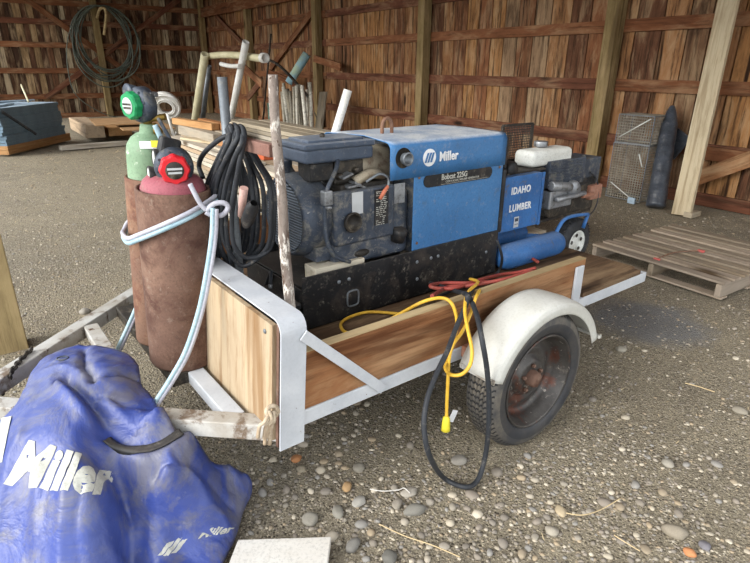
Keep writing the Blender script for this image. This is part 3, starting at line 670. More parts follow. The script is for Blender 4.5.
def regulator(par, c, fdir, rb, km, kname, scalef=1.0):
    """round regulator body with bonnet knob along fdir and a pair of gauges"""
    c = V(c); f = V(fdir).normalized(); s = scalef
    body = MB().lathe([(-.045*s, 0), (-.045*s, .04*s), (-.035*s, rb), (.0, rb), (.012*s, rb*.92), (.02*s, rb*.6), (.02*s, 0)], c, f, 32)
    for k in range(8):
        g = k*math.pi/4+.2; u = Vector((0, 0, 1)); x = u.cross(f).normalized(); y = f.cross(x)
        q = c+f*.008*s+(x*math.cos(g)+y*math.sin(g))*rb*.82; body.cyl(q, q+f*.01, .005, .005, 6)
    rg = body.build('regulator', M['gauge'], par, TR)
    kr = rb*.74; kp = []
    kn = MB(); n = 40; x = Vector((0, 0, 1)).cross(f).normalized(); y = f.cross(x); vs = []
    for d, q in ((.016*s, .8), (.02*s, 1), (.045*s, 1), (.052*s, .9)):
        for i in range(n):
            g = 2*math.pi*i/n; r = kr*q*(1+.05*math.cos(8*g)); vs.append(c+f*d+(x*math.cos(g)+y*math.sin(g))*r)
    kn.add(vs, [(j*n+i, j*n+(i+1) % n, (j+1)*n+(i+1) % n, (j+1)*n+i) for j in range(3) for i in range(n)]+[tuple(3*n+i for i in range(n))], False)
    kb = kn.build('knob', M[km], rg, TR); tag(kb, kname)
    MB().lathe([(.0535*s, kr*.62), (.0545*s, kr*.6), (.0545*s, 0)], c, f, 24).build('knob_label', M['dark' if km == 'knobr' else 'silver'], rg, TR)
    y_ = y; q = c+f*.0555*s
    MB().bar(q-x*kr*.5+y_*kr*.12, q+x*kr*.5+y_*kr*.12, .002, kr*.14, up=y_).bar(q-x*kr*.45-y_*kr*.15, q+x*kr*.45-y_*kr*.15, .002, kr*.14, up=y_).build('knob_print', M['silver' if km == 'knobr' else 'dark'], rg, TR)
    return rg, x, y
# green cylinder
cd = (S2t-S2b).normalized(); gc = thing('gas_cylinder', 'pale green gas cylinder with a green regulator knob, behind the maroon one', 'gas cylinder', S2b, TR)
gt = UP(140, 132, TR @ S2t); gt = TRi @ gt; L2 = gt.z-.42
MB().lathe([(0, 0), (0, .07), (.02, .079), (L2-.075, .083), (L2-.045, .079), (L2-.02, .064), (L2-.004, .045), (L2, .032), (L2+.03, .028), (L2+.032, 0)], S2b+cd*.017, cd, 40).build('bottle', M['green'], gc, TR)
nt_ = S2b+cd*(L2+.045)
tfm = lambda dx, dy, dz, P: TRi @ ((TR @ V(P)) + Vector((dx, dy, dz)))     # offset in room axes
vp = MB().cyl(nt_, nt_+cd*.07, .016).cyl(nt_+cd*.02, tfm(.07, .0, .03, nt_), .012).build('valve', M['brass'], gc, TR)
hw = tfm(.01, .01, .098, nt_)
MB().lathe([(0, .01), (.0, .034), (.004, .038), (.014, .038), (.018, .034), (.018, 0)], hw, (0, 0, 1), 12, False).build('hand_wheel', M['alu'], vp, TR)
MB().cyl(nt_+cd*.06, hw, .008).build('valve_stem', M['brass'], vp, TR)
rc = TRi @ UP(139, 105, TR @ nt_)
view = TRi.to_3x3() @ Vector((.1, -1, .12)); gd = TRi.to_3x3() @ Vector((-.55, -.82, -.02))
rg, x_, y_ = regulator(gc, rc, gd, .064, 'knobg', 'green adjusting knob', .9)
g1 = TRi @ UP(124, 92, TR @ nt_); MB().lathe([(0, .022), (.03, .03), (.035, .026), (.035, 0)], g1+TRi.to_3x3() @ Vector((.02, .05, 0)), gd, 20).build('gauge', M['gauge'], rg, TR)
g2 = TRi @ UP(154, 125, TR @ nt_); MB().lathe([(0, .012), (.04, .018), (.045, 0)], g2, TRi.to_3x3() @ Vector((.5, -.5, -.6)), 10).build('hose_fitting', M['brass'], rg, TR)
# tag on the shoulder
P_ = (TR @ nt_)*.963; rz = Matrix.Rotation(R(-37.8), 3, 'Z')
MB().box(TRi @ UP(150, 145, P_), (.075, .003, .026), rz).build('shoulder_label', M['white_text'], gc, TR)
MB().box(TRi @ UP(156, 144, P_*.993), (.036, .003, .024), rz).build('warning_tag', M['ytag'], gc, TR)
# maroon cylinder
cd = (S1t-S1b).normalized(); mc = thing('gas_cylinder', 'maroon gas cylinder with a red regulator knob, standing inside the wide rusty sleeve', 'gas cylinder', S1b, TR)
MB().lathe([(0, 0), (0, .10), (.02, .114), (.64, .115), (.675, .112), (.70, .103), (.714, .088), (.722, .066), (.726, .035), (.75, .03), (.75, 0)], S1b+cd*.017, cd, 44).build('bottle', M['pink'], mc, TR)
nt1 = S1b+cd*.765
vv = MB().cyl(nt1, nt1+cd*.075, .018).cyl(nt1+cd*.03, tfm(-.05, -.02, .035, nt1), .014).build('valve', M['brass'], mc, TR)
rc = TRi @ UP(178, 165, TR @ nt1); rd = TRi.to_3x3() @ Vector((.34, -.9, -.05))
rg2, x_, y_ = regulator(mc, rc+TRi.to_3x3() @ Vector((0, -.04, 0)), rd, .066, 'knobr', 'red adjusting knob', 1.15)
for u, v in ((161, 158), (156, 175)):
    q = TRi @ UP(u, v, TR @ nt1); MB().lathe([(0, .028), (.022, .033), (.026, .030), (.022, .027), (.022, 0)], q, TRi.to_3x3() @ Vector((-.85, -.5, .05)), 24).build('gauge', M['black'], rg2, TR)
    MB().lathe([(.024, .026), (.0245, 0)], q, TRi.to_3x3() @ Vector((-.85, -.5, .05)), 24).build('gauge_face', M['whitepl'], rg2, TR)
q = TRi @ UP(168, 152, TR @ nt1); MB().box(q, (.07, .05, .10), Matrix.Rotation(.3, 3, 'Y')).build('gauge_guard', M['black'], rg2, TR, .01)
# key tool leaning by the valve: dark wedge bracket between bottles
q = TRi @ UP(172, 138, TR @ nt1)
MB().bar(TRi @ UP(158, 118, TR @ nt1), TRi @ UP(182, 160, TR @ nt1), .03, .012).build('valve_guard', M['gauge'], mc, TR, .004)
# ------------------------------------------------------------------ twin hose around the sleeves
def hose(name, pts, r, m, label, cat, F=TR, n=8, segs=10, parent=None, closed=False, group=None):
    o = MB().tube(spline(pts, n, closed), r, segs, closed).build(name, m, parent, F)
    if label: tag(o, label, cat, group)
    return o
def around(c0, c1, r, z, a):
    """point on a sleeve of axis c0-c1 at height z and room angle a"""
    f = (z-c0.z)/(c1.z-c0.z); c = TR @ (c0+(c1-c0)*f)
    return TRi @ (c+Vector((math.cos(a)*r, math.sin(a)*r, 0)))
tw = thing('welding_hose', 'pale blue and white twin gas hose looped round both rusty sleeves', 'hose', (-1.0, .7, .5), TR)
ring = [around(S1b, S1t, .146, 1.04, R(-15)), around(S1b, S1t, .146, 1.015, R(-50)), around(S1b, S1t, .147, .98, R(-85)), around(S1b, S1t, .150, .935, R(-125)), around(S1b, S1t, .165, .905, R(-155)),
        around(S2b, S2t, .118, .875, R(-140)), around(S2b, S2t, .115, .87, R(-175)), around(S2b, S2t, .112, .90, R(160)), around(S2b, S2t, .112, .95, R(100)), around(S2b, S2t, .112, 1.0, R(50)), around(S1b, S1t, .15, 1.04, R(40)), around(S1b, S1t, .152, 1.05, R(10))]
k0 = around(S1b, S1t, .155, 1.045, R(-20))
for m, dz in (('hoseb', 0), ('hosew', .017)):
    MB().tube(spline([q+Vector((0, 0, dz)) for q in ring], 8, True), .0085, 10, True).build('hose_loop', M[m], tw, TR)
down = [(213, 208, .30), (212, 235, .27), (207, 270, .25), (199, 310, .24), (186, 350, .24), (172, 376, .25), (158, 398, .27), (150, 410, .3)]
for m, dn in (('hoseb', 0), ('hosew', 3.2)):
    P_ = []
    for u, v, n in down:
        P_.append(tf(u+dn, v+dn*.3, -1.07 if v > 300 else -1.02 if v < 240 else -1.05))
    P_ = []
    base = TR @ Vector((-1.02, .66, 0))
    for i, (u, v, n) in enumerate(down):
        dist = Vector((base.x, base.y, 0))*(1-.05*i/7-.02); P_.append(TRi @ UP(u+dn, v+dn*.3, Vector((dist.x, dist.y, 0))))
    MB().tube(spline(P_, 8), .0085, 10).build('hose_run', M[m], tw, TR)
base2 = TR @ Vector((-1.12, 1.22, 0))
for m, dn in (('hoseb', 0), ('hosew', 3)):
    MB().tube(spline([TRi @ UP(u+dn, v, Vector((base2.x, base2.y, 0))) for u, v in ((139, 300), (133, 315), (124, 335), (116, 352))], 8), .0085, 10).build('hose_run', M[m], tw, TR)
kb = Vector((base.x, base.y, 0))*.985
MB().tube(spline([TRi @ UP(u, v, kb) for u, v in ((206, 211), (214, 204), (224, 203), (228, 208), (222, 215), (212, 215), (206, 212))], 6), .009, 10).build('hose_knot', M['hosew'], tw, TR)
MB().tube(spline([TRi @ UP(u, v, kb) for u, v in ((190, 184), (194, 192), (200, 203), (206, 210))], 5), .008, 10).build('hose_lead', M['hosew'], tw, TR)
bg_ = TR @ nt_
MB().tube(spline([TRi @ UP(u, v, Vector((bg_.x, bg_.y, 0))*.96) for u, v in ((155, 125), (160, 136), (166, 150), (170, 158))], 5), .010, 10).build('hose_lead', M['hoseb'], tw, TR)
# ------------------------------------------------------------------ welding cables hung over the rack crossbar
yq, yp, zc_ = RACK
wc = thing('welding_cable_bundle', 'thick black welding cables hanging in loops over the rusty rack crossbar', 'cable', (-.79, (yq+yp)/2, DZ), TR)
rs = random.Random(12)
specs = [(203, 243, 262), (208, 236, 268), (205, 250, 256), (213, 247, 275), (218, 258, 266), (210, 264, 262), (226, 254, 272), (222, 271, 266), (232, 274, 258)]
for i, (ul, ur, vb) in enumerate(specs):
    top = 228+i*2.0; zt = zc_+.034+.008*(i % 3); f = i/8
    nt0 = tf(top, 146, -.79).y; tl = -.845-.012*(i % 2); tr_ = -.735+.012*(i % 3)
    a = tf(top, 146, -.79)
    P_ = [Vector((-.79, nt0, zt)), Vector((tl+.02, tf(top-5, 146, tl).y, zt-.02)), tf((ul+top)/2+2, 160, tl), tf(ul+4, 185, tl), tf(ul, 215, tl), tf(ul+2, 245-4*(i % 2), tl), tf((ul+ur)/2-4, vb, -.79),
          tf(ur-4, 248, tr_), tf(ur, 215, tr_), tf(ur-2, 185, tr_), tf((ur+top)/2, 162, tr_), Vector((tr_-.02, tf(top+3, 150, tr_).y, zt-.02))]
    P_ = [Vector((q.x, q.y, max(q.z, DZ+.02))) for q in P_]
    MB().tube(spline(P_, 7, True), .0088, 10, True).build('cable_loop', M['cordk'], wc, TR)
MB().tube(spline([tf(203, 178, -.86), tf(199, 165, -.86), tf(205, 152, -.86), tf(222, 138, -.83), tf(232, 136, -.80)], 6), .009, 10).build('cable_end', M['cordk'], wc, TR)
MB().cyl(tf(244, 188, -.86), tf(241, 216, -.86), .014, .011, 12).build('electrode_holder', M['holder'], wc, TR)
MB().lathe([(0, .012), (.02, .022), (.09, .022), (.12, .01)], tf(254, 203, -.87), tf(247, 222, -.87)-tf(254, 203, -.87), 14).build('cable_connector', M['black'], wc, TR)
hk = MB(); 
hk.tube(spline([tf(229, 134, -.78), tf(232, 125, -.78), tf(226, 122, -.78), (-.79, yq+.02, zc_+.05), tf(236, 132, -.78)], 6), .006, 8).build('tie_wire', M['rope'], wc, TR)
# rear battery and a black corrugated tube on the deck
bt = thing('battery', 'dusty black battery on the trailer deck behind the plywood front panel', 'battery', (-.69, .73, DZ), TR)
MB().bb((-.77, .60, DZ+.001), (-.61, .86, DZ+.12)).build('case', M['black'], bt, TR, .006)
MB().bb((-.774, .596, DZ+.121), (-.606, .864, DZ+.145)).build('lid', M['black'], bt, TR, .005)
for n in (.64, .81): MB().cyl((-.63, n, DZ+.145), (-.63, n, DZ+.165), .009, .008, 12).build('terminal', M['alu'], bt, TR)
MB().tube(spline([(-.63, .81, DZ+.165), (-.60, .86, DZ+.2), (-.59, .95, DZ+.1), (-.60, 1.05, DZ+.015)], 6), .008, 8).build('battery_lead', M['cordk'], bt, TR)
#@@CORDS
# ------------------------------------------------------------------ cords over the side board
yc = thing('extension_cord', 'yellow extension cord looping over the wooden side board and hanging by the fender', 'cord', (-.3, .1, .6), TR)
bt_ = rail_n-.012
def onb(u, v, n): return tr(u, v, n)
zdk = DZ+.012
Y = [tz(402, 314, zdk), tz(370, 312, zdk), tz(350, 317, zdk), tz(341, 324, zdk), tz(345, 332, zdk+.02), tz(360, 333, zdk+.04), tz(385, 322, zdk+.08), tz(405, 311, zdk+.13), tz(425, 301, .685), tz(442, 298, .695),
     tr(452, 304, .15), tr(457, 322, .13), tr(453, 345, .12), tr(446, 362, .09), tr(446, 370, .06), tr(452, 375, .02), tr(462, 374, -.01), tr(470, 365, -.02), tr(472, 350, -.01), tr(468, 330, .04), tr(465, 312, .10), tr(466, 298, .15), tz(470, 290, .69), tz(478, 282, .66), tz(470, 279, .62)]
Y = [Vector((q.x, q.y, q.z)) for q in Y]
MB().tube(spline(Y, 7), .0068, 10).build('cord', M['yellow'], yc, TR)
Y2 = [tz(480, 290, .66), tz(476, 297, .69), tr(470, 315, .13), tr(462, 332, .11), tr(453, 345, .095), tr(449, 360, .085), tr(448, 380, .08), tr(447, 400, .08), tr(446.5, 420, .08)]
MB().tube(spline(Y2, 7), .0068, 10).build('cord', M['yellow'], yc, TR)
a, b = tr(446.5, 416, .08), tr(445.5, 431, .08); MB().lathe([(0, .008), (.01, .014), (.05, .017), (.065, .018), (.066, 0)], a, b-a, 14).build('plug', M['ytag'], yc, TR)
q = tr(453, 416, .085); MB().box(q, (.032, .002, .05), Matrix.Rotation(.5, 3, 'Y')).build('paper_tag', M['white_text'], yc, TR)
K = [tz(430, 283, .56), tz(452, 290, .60), tz(462, 293, .66), tr(467, 295, .14), tr(466, 305, .13), tr(456, 328, .10), tr(447, 352, .06), tr(436, 375, .03), tr(427, 400, -.0), tr(424, 428, -.03), tr(430, 457, -.05), tz(444, 478, .03), tz(465, 487, .022), tz(477, 481, .022), tr(484, 462, -.05), tr(488, 435, -.05), tr(489, 400, -.05), tr(487, 370, -.05), tr(483, 345, -.045), tr(478, 320, .02), tr(472, 302, .13), tz(469, 295, .69), tz(476, 288, .64)]
hose('power_cable', K, .0098, M['cordk'], 'thick black cable hanging in a long loop in front of the tyre', 'cable', n=7)
RH = [[(536, 268, .60), (520, 272, .58), (500, 275, .58), (480, 280, .62), (455, 288, .62), (435, 288, .60), (431, 285, .60), (445, 283, .58), (470, 283, .60), (500, 281, .64), (530, 274, .66)],
      [(538, 262, .53), (525, 255, .53), (512, 252, .52), (500, 256, .50), (480, 270, .50), (450, 280, .50)],
      [(533, 271, .66), (505, 279, .66), (485, 283, .64), (465, 286, .62), (448, 287, .60), (440, 291, .62), (432, 296, .64)]]
rh = thing('air_hose', 'dusty red air hose coiled on the deck above the fender', 'hose', (.3, .35, DZ), TR)
for P_ in RH: MB().tube(spline([tz(u, v, z) for u, v, z in P_], 7), .0085, 10).build('hose', M['redhose'], rh, TR)
hose('black_lead', [tz(497, 240, .70), tz(502, 258, .60), tz(498, 272, .50), tz(484, 282, .495), tz(455, 290, .495), tz(425, 302, .495)], .007, M['cordk'], 'thin black lead lying on the deck below the end of the welder', 'cord')
# frayed rope at the corner post
rp = thing('rope_knot', 'frayed tan rope knotted round the foot of the white corner post', 'rope', tz(266, 425, .36), TR)
rs = random.Random(5)
for k in range(7):
    u = 262+rs.uniform(-6, 8); a = tr(272+rs.uniform(-3, 2), 412+rs.uniform(-3, 3), .13); b = tr(u+2, 426, .13); c = tr(u, 440+rs.uniform(-4, 5), .13)
    MB().tube(spline([a, (a+b)/2+Vector((rs.uniform(-.01, .01), -.01, 0)), b, c], 5), .006, 7).build('strand', M['rope'], rp, TR)
MB().tube(spline([tr(u, v, .135) for u, v in ((268, 408), (275, 406), (278, 412), (273, 417), (267, 414))], 5, True), .007, 8, True).build('knot', M['rope'], rp, TR)
# ------------------------------------------------------------------ wheelbarrow air compressor behind the welder
ac_ = thing('air_compressor', 'blue wheelbarrow air compressor with white stencilled box, behind the welder', 'air compressor', (.95, .72, DZ), TR)
tr0, tc_ = .070, Vector((1.14, .63, DZ+.073))
MB().lathe([(-.52, 0), (-.515, .04), (-.49, .062), (-.46, tr0), (-.03, tr0), (-.005, .062), (.015, .04), (.02, 0)], tc_, (1, 0, 0), 40).build('air_tank', M['blue2'], ac_, TR)
MB().lathe([(-.52, 0), (-.515, .04), (-.49, .062), (-.46, tr0), (-.03, tr0), (-.005, .062), (.015, .04), (.02, 0)], (1.14, .90, DZ+.073), (1, 0, 0), 40).build('air_tank', M['blue2'], ac_, TR)
bn = .70; a, b = tr(500, 176, bn), tr(545, 181, bn); c = tr(536, 236, bn)
bx = MB().bb((.655, bn, .665), (1.02, bn+.006, .965)).bb((.655, bn+.006, .665), (.661, .98, .965)).bb((.655, .974, .665), (1.02, .98, .965)).bb((1.014, bn+.006, .665), (1.02, .974, .90)).bb((.661, bn+.006, .955), (1.014, .974, .965)).build('belt_guard', M['blue2'], ac_, TR, .003)
MB().bb((1.022, bn-.002, .66), (1.045, bn+.004, .965)).bb((1.022, bn+.004, .66), (1.027, bn+.25, .96)).build('guard_flange', M['blue2'], ac_, TR, .003)
for s, u, v in (('IDAHO', 521, 190), ('LUMBER', 520, 207)):
    p = tr(u, v, bn); text('stencil_text', s, .054, (p.x, bn-.0015, p.z), (1, 0, 0), (0, 0, 1), M['white_text'], bx, TR, bold=.0016, cx=.88, sp=1.12)
p = tr(516, 222, bn); MB().bb((p.x-.02, bn-.002, p.z-.03), (p.x+.02, bn, p.z+.03)).build('sticker', M['silver'], bx, TR)
MB().bb((p.x-.014, bn-.003, p.z+.004), (p.x+.014, bn-.0018, p.z+.022)).bb((p.x-.014, bn-.003, p.z-.014), (p.x+.014, bn-.0018, p.z-.010)).build('sticker_print', M['gauge'], bx, TR)
# engine with white fuel tank beside and above the guard
def pxbox(mb, n, u0, v0, u1, v1, dep):
    p, q = tr(u0, v0, n), tr(u1, v1, n); mb.bb((p.x, n, q.z), (q.x, n+dep, p.z)); return p, q
m_ = MB(); m_.bb((.76, .74, .966), (1.10, .95, .975)).build('engine_mount', M['dark'], ac_, TR)
m_ = MB(); ft_p, ft_q = pxbox(m_, .76, 533, 158, 570, 180.5, .20); m_ = MB().bb((ft_p.x, .76, .976), (ft_q.x, .90, 1.07)); ft = m_.build('fuel_tank', M['whitepl'], ac_, TR, .03, bseg=4)
cpx = (ft_p.x+ft_q.x)/2; MB().cyl((cpx, .86, 1.074), (cpx, .86, 1.105), .040, .040, 18).build('fuel_cap', M['alu'], ft, TR, .003)
m_ = MB(); p, q = pxbox(m_, .74, 551, 162, 583, 182, .22)
for k in range(8): m_.bb((p.x-.004, .733, q.z+.008+k*(p.z-q.z)/8.5), (q.x-.03, .74, q.z+.016+k*(p.z-q.z)/8.5))
m_.build('engine_head', M['gauge'], ac_, TR, .008)
m_ = MB(); p, q = pxbox(m_, .76, 579, 160, 598, 183, .2); m_.cyl(((p.x+q.x)/2, .82, p.z), ((p.x+q.x)/2, .82, p.z+.015), .022); m_.build('muffler_box', M['gauge'], ac_, TR, .012)
MB().lathe([(0, 0), (0, .045), (.02, .055), (.06, .055), (.08, .04), (.09, 0)], tr(575, 190, .70), (.3, 1, 0), 24).build('starter_cover', M['alu'], ac_, TR)
m_ = MB(); p, q = pxbox(m_, .72, 551, 192, 571, 205, .10); m_.cyl(tr(551, 186, .72), tr(570, 187, .72), .028).cyl(tr(556, 200, .70), tr(585, 193, .70), .016); m_.build('crankcase', M['alu'], ac_, TR, .008)
m_ = MB(); p, q = pxbox(m_, .76, 553, 182, 592, 208, .16); m_.build('engine_body', M['dark'], ac_, TR, .01); ez = q.z; ex0, ex1 = p.x, q.x
m_ = MB().cyl(tr(582, 196, .70), tr(593, 194, .70), .016); pxbox(m_, .73, 592, 186, 601, 198, .1); m_.build('carburetor', M['rustpatch'], ac_, TR, .008)
MB().bb((1.02, .77, ez-.02), (ex1, .93, ez-.001)).bb((1.02, .78, .655), (1.05, .92, ez-.02)).bb((ex1-.10, .80, .60), (ex1-.07, .90, ez-.02)).build('mount_plate', M['dark'], ac_, TR, .003)
MB().tube(spline([tr(590, 172, .75), tr(597, 180, .74), tr(598, 198, .73), tr(594, 210, .72), tr(588, 216, .66)], 6), .004, 8).build('throttle_cable', M['cordk'], ac_, TR)
MB().tube(spline([tr(553, 240, .63), tr(558, 229, .63), tr(564, 220, .63), tr(573, 216, .64), tr(588, 214, .65)], 5), .011, 10).cyl(tr(588, 214, .65), tr(583, 228, .65), .012).build('handle_frame', M['blue2'], ac_, TR)
cwt = tr(575, 243, .72); cwt.y = .70
cw = MB().lathe([(-.035, .068), (-.048, .085), (-.054, .108), (-.048, .135), (-.034, .153), (0, .160), (.034, .153), (.048, .135), (.054, .108), (.048, .085), (.035, .068)], cwt+Vector((0, .055, 0)), (0, 1, 0), 44)
for k in range(40):
    a = 2*math.pi*k/40
    for s in (-1, 1):
        q = cwt+Vector((.157*math.cos(a+.08*(s > 0)), .055+s*.021, .157*math.sin(a+.08*(s > 0)))); cw.box(q, (.013, .03, .009), Matrix.Rotation(-a+math.pi/2, 3, 'Y'))
cwo = cw.build('wheel', M['rubber'], ac_, TR)
rmw = MB().lathe([(-.034, .088), (-.04, .08), (-.022, .068), (-.014, .056), (-.022, .022), (-.027, 0)], cwt+Vector((0, .045, 0)), (0, 1, 0), 30).build('wheel_rim', M['whitepl'], cwo, TR, solid=.003)
for k in range(5):
    a = 2*math.pi*k/5+.4; q = cwt+Vector((.052*math.cos(a), .012, .052*math.sin(a))); MB().ball(q, .011, (1.2, .4, 1.2), 10, 6).build('rim_slot', M['dark'], cwo, TR)
MB().cyl((cwt.x, cwt.y+.06, cwt.z), (cwt.x, .86, cwt.z), .012).bar((1.13, .86, .54), (cwt.x, .86, cwt.z), .02, .03).build('axle_arm', M['blue2'], ac_, TR)
# dark filter and mesh guard behind
MB().lathe([(0, 0), (0, .035), (.01, .045), (.07, .045), (.08, .03), (.08, 0)], tr(514, 170, .74), (0, 1, 0), 26).build('pump_filter', M['black'], ac_, TR)
mg = MB(); ga, gb_ = tr(503, 126, 1.02), tr(528, 168, 1.02); gx0, gx1, gz0, gz1 = ga.x, gb_.x, .98, ga.z
for k in range(19): x = gx0+(gx1-gx0)*k/18; mg.bar((x, 1.02, gz0), (x, 1.02, gz1), .0035, .0035, (0, 1, 0))
for k in range(15): z = gz0+(gz1-gz0)*k/14; mg.bar((gx0, 1.02, z), (gx1, 1.02, z), .0035, .0035)
mg.bar((gx0, 1.02, gz0), (gx1, 1.02, gz0), .014, .014).bar((gx0, 1.02, gz0), (gx0, 1.02, gz1), .014, .014, (0, 1, 0)).bar((gx1, 1.02, gz0), (gx1, 1.02, gz1), .014, .014, (0, 1, 0)).bar((gx0, 1.02, gz1), (gx1, 1.02, gz1), .014, .014)
mg.bar((.95, .97, .96), (.95, 1.03, .975), .014, .014).bar((.94, 1.02, .978), (gx1, 1.02, .978), .014, .014)
mg.build('mesh_guard', M['dark'], ac_, TR)
# white pipe standing behind the welder
a = TR @ Vector((-.02, 1.22, 0)); b = TRi @ UP(348, 90, a)
q0 = TRi @ UP(336, 130, a); d = (b-q0).normalized(); bot = q0+d*((DZ+.003-q0.z)/d.z)
tag(MB().lathe([(0, .014), (0, .021), ((b-bot).length, .021), ((b-bot).length, .016), (.003, .014)], bot, d, 20).build('plastic_pipe', M['pvcw'], None, TR), 'white plastic pipe leaning up behind the open end of the welder hood', 'pipe')
#@@TARP
# ------------------------------------------------------------------ blue vinyl cover thrown over the tongue
CP = [(65, 349, .43), (100, 347, .46), (125, 354, .47), (138, 367, .45), (140, 384, .43), (150, 396, .41), (160, 412, .41), (178, 428, .40), (205, 455, .24), (240, 473, .08), (252, 486, .03), (243, 510, .015), (235, 537, .012), (222, 563, .012), (205, 600, .012),
      (100, 700, .012), (0, 680, .012), (-70, 600, .012), (-70, 500, .12), (-20, 440, .33), (12, 412, .42), (24, 392, .43), (38, 365, .43)]
IN = [(85, 362, .50), (70, 385, .49), (115, 372, .50), (60, 420, .46), (40, 450, .40), (50, 490, .32), (50, 530, .24), (50, 570, .15), (95, 440, .40), (100, 480, .33), (105, 520, .24), (110, 563, .13), (5, 500, .27), (0, 563, .12), (20, 440, .41),
      (100, 400, .46), (118, 440, .37), (124, 470, .28), (128, 510, .17), (128, 563, .06), (112, 412, .44), (90, 415, .45),
      (125, 405, .45), (150, 430, .41), (165, 445, .36), (140, 460, .33), (185, 475, .26), (205, 495, .17), (150, 500, .21), (170, 480, .28), (180, 540, .08), (160, 570, .05), (150, 540, .11), (220, 500, .1)]
def w3(L_): return np.array([list(G(u, v, z)) for u, v, z in L_])
cpt = w3(CP); ipt = w3(IN); allp = np.vstack([cpt, ipt])
def tps_fit(P_):
    X = P_[:, :2]; n = len(X); d = np.sqrt(((X[:, None]-X[None])**2).sum(-1)); K_ = np.where(d > 0, d*d*np.log(d+1e-9), 0)+np.eye(n)*2e-4
    A_ = np.zeros((n+3, n+3)); A_[:n, :n] = K_; A_[:n, n] = 1; A_[:n, n+1:] = X; A_[n, :n] = 1; A_[n+1:, :n] = X.T
    b_ = np.zeros(n+3); b_[:n] = P_[:, 2]; return X, np.linalg.solve(A_, b_)
TX, TWt = tps_fit(allp)
def tps(x, y):
    d = np.sqrt((TX[:, 0]-x)**2+(TX[:, 1]-y)**2); K_ = np.where(d > 0, d*d*np.log(d+1e-9), 0)
    return float(K_ @ TWt[:-3]+TWt[-3]+TWt[-2]*x+TWt[-1]*y)
CRE = [ # folds: polyline in the photo's frame with surface height, amplitude, width
 ([(68, 383, .47), (90, 410, .43), (112, 440, .36), (126, 480, .24), (127, 563, .06)], -.034, .02),
 ([(60, 392, .47), (82, 415, .44), (104, 448, .37), (114, 490, .28), (116, 560, .12)], .028, .02),
 ([(84, 350, .46), (86, 372, .48), (98, 396, .43)], -.03, .012),
 ([(96, 398, .42), (112, 384, .46), (135, 378, .45)], -.035, .012),
 ([(100, 392, .44), (116, 376, .48), (136, 369, .46)], .03, .014),
 ([(98, 408, .42), (125, 408, .44), (155, 412, .41)], -.012, .008),
 ([(120, 452, .34), (143, 490, .24), (170, 485, .25)], -.022, .012),
 ([(170, 452, .36), (175, 475, .28), (205, 505, .13)], .022, .016),
 ([(185, 455, .33), (205, 480, .2), (228, 500, .09)], -.02, .012),
 ([(160, 438, .40), (190, 462, .27), (246, 480, .05)], .015, .015),
 ([(40, 470, .36), (36, 520, .24), (40, 575, .12)], .012, .02),
 ([(85, 500, .3), (80, 540, .2), (84, 580, .1)], -.02, .015), ([(70, 495, .3), (62, 540, .22), (62, 580, .12)], .014, .018),
 ([(130, 500, .18), (160, 520, .14), (225, 530, .03)], .025, .018), ([(128, 520, .12), (160, 535, .1), (215, 545, .02)], -.018, .012),
 ([(140, 470, .3), (175, 500, .2), (195, 500, .16)], .02, .01), ([(20, 440, .4), (10, 480, .3), (0, 540, .15)], .012, .02),
 ([(45, 372, .45), (62, 366, .48), (80, 372, .5)], .008, .01), ([(110, 415, .4), (135, 425, .42), (160, 420, .41)], .018, .014), ([(140, 425, .42), (150, 448, .38), (158, 470, .32)], -.018, .01)]
CR = []
for pl3, am, wd_ in CRE: CR.append((w3([(u, v, z) for u, v, z in pl3])[:, :2], am, wd_))
def crease(x, y):
    s = 0
    for P_, am, wd_ in CR:
        best = 9
        for i in range(len(P_)-1):
            a, b = P_[i], P_[i+1]; dx, dy = b[0]-a[0], b[1]-a[1]; t = ((x-a[0])*dx+(y-a[1])*dy)/(dx*dx+dy*dy); t = min(1, max(0, t))
            dd = (x-a[0]-t*dx)**2+(y-a[1]-t*dy)**2
            if dd < best: best = dd
        s += am*math.exp(-math.sqrt(best)/(wd_*.9)) if wd_ < .0165 else am*math.exp(-best/(wd_*wd_))
    return s
def zt0(u, v):
    z = .6
    while z > 0:
        p = G(u, v, z)
        if tps(p.x, p.y) >= z: return p
        z -= .003
    return G(u, v, 0)
_a, _b, _c = zt0(107, 441), zt0(145, 451), zt0(182, 434)
STR = [_a*(1-t)*(1-t)+(_b*2-(_a+_c)*.5)*2*t*(1-t)+_c*t*t for t in [k/24 for k in range(25)]]
def th(x, y):
    z = tps(x, y)+crease(x, y)
    q = Vector((x*5, y*5, 2)); r1 = abs(noise.noise(q)); r2 = abs(noise.noise(q*2.3+Vector((5, 1, 0))))
    r3 = abs(noise.noise(q*5.1+Vector((1, 9, 4)))); k_ = min(1, max(0, z)/.12)
    right = min(1, max(0, (x*1.0+.12*y+.62)/.12)); z += (.012*(1-2.4*r1)*(.3+right)+.013*(1-2.4*r2)*(.3+1.0*right)+.005*(1-2.2*r3)*(.3+right))*k_
    b = min(((q.x-x)**2+(q.y-y)**2, q.z) for q in STR); wgt = math.exp(-b[0]/.0016)
    z = z*(1-wgt)+b[1]*wgt
    return max(z, .012)
poly = [tuple(q) for q in np.array([list(q) for q in spline([Vector((*q[:2], 0)) for q in cpt], 6, True)])[:, :2]]
def inside(x, y):
    c = False; n = len(poly); j = n-1
    for i in range(n):
        xi, yi = poly[i]; xj, yj = poly[j]
        if (yi > y) != (yj > y) and x < (xj-xi)*(y-yi)/(yj-yi)+xi: c = not c
        j = i
    return c
pa_ = np.array(poly); lo, hi = pa_.min(0), pa_.max(0); st = .0085
nx, ny2 = int((hi[0]-lo[0])/st)+1, int((hi[1]-lo[1])/st)+1; idx = {}; tv = []; tfc = []
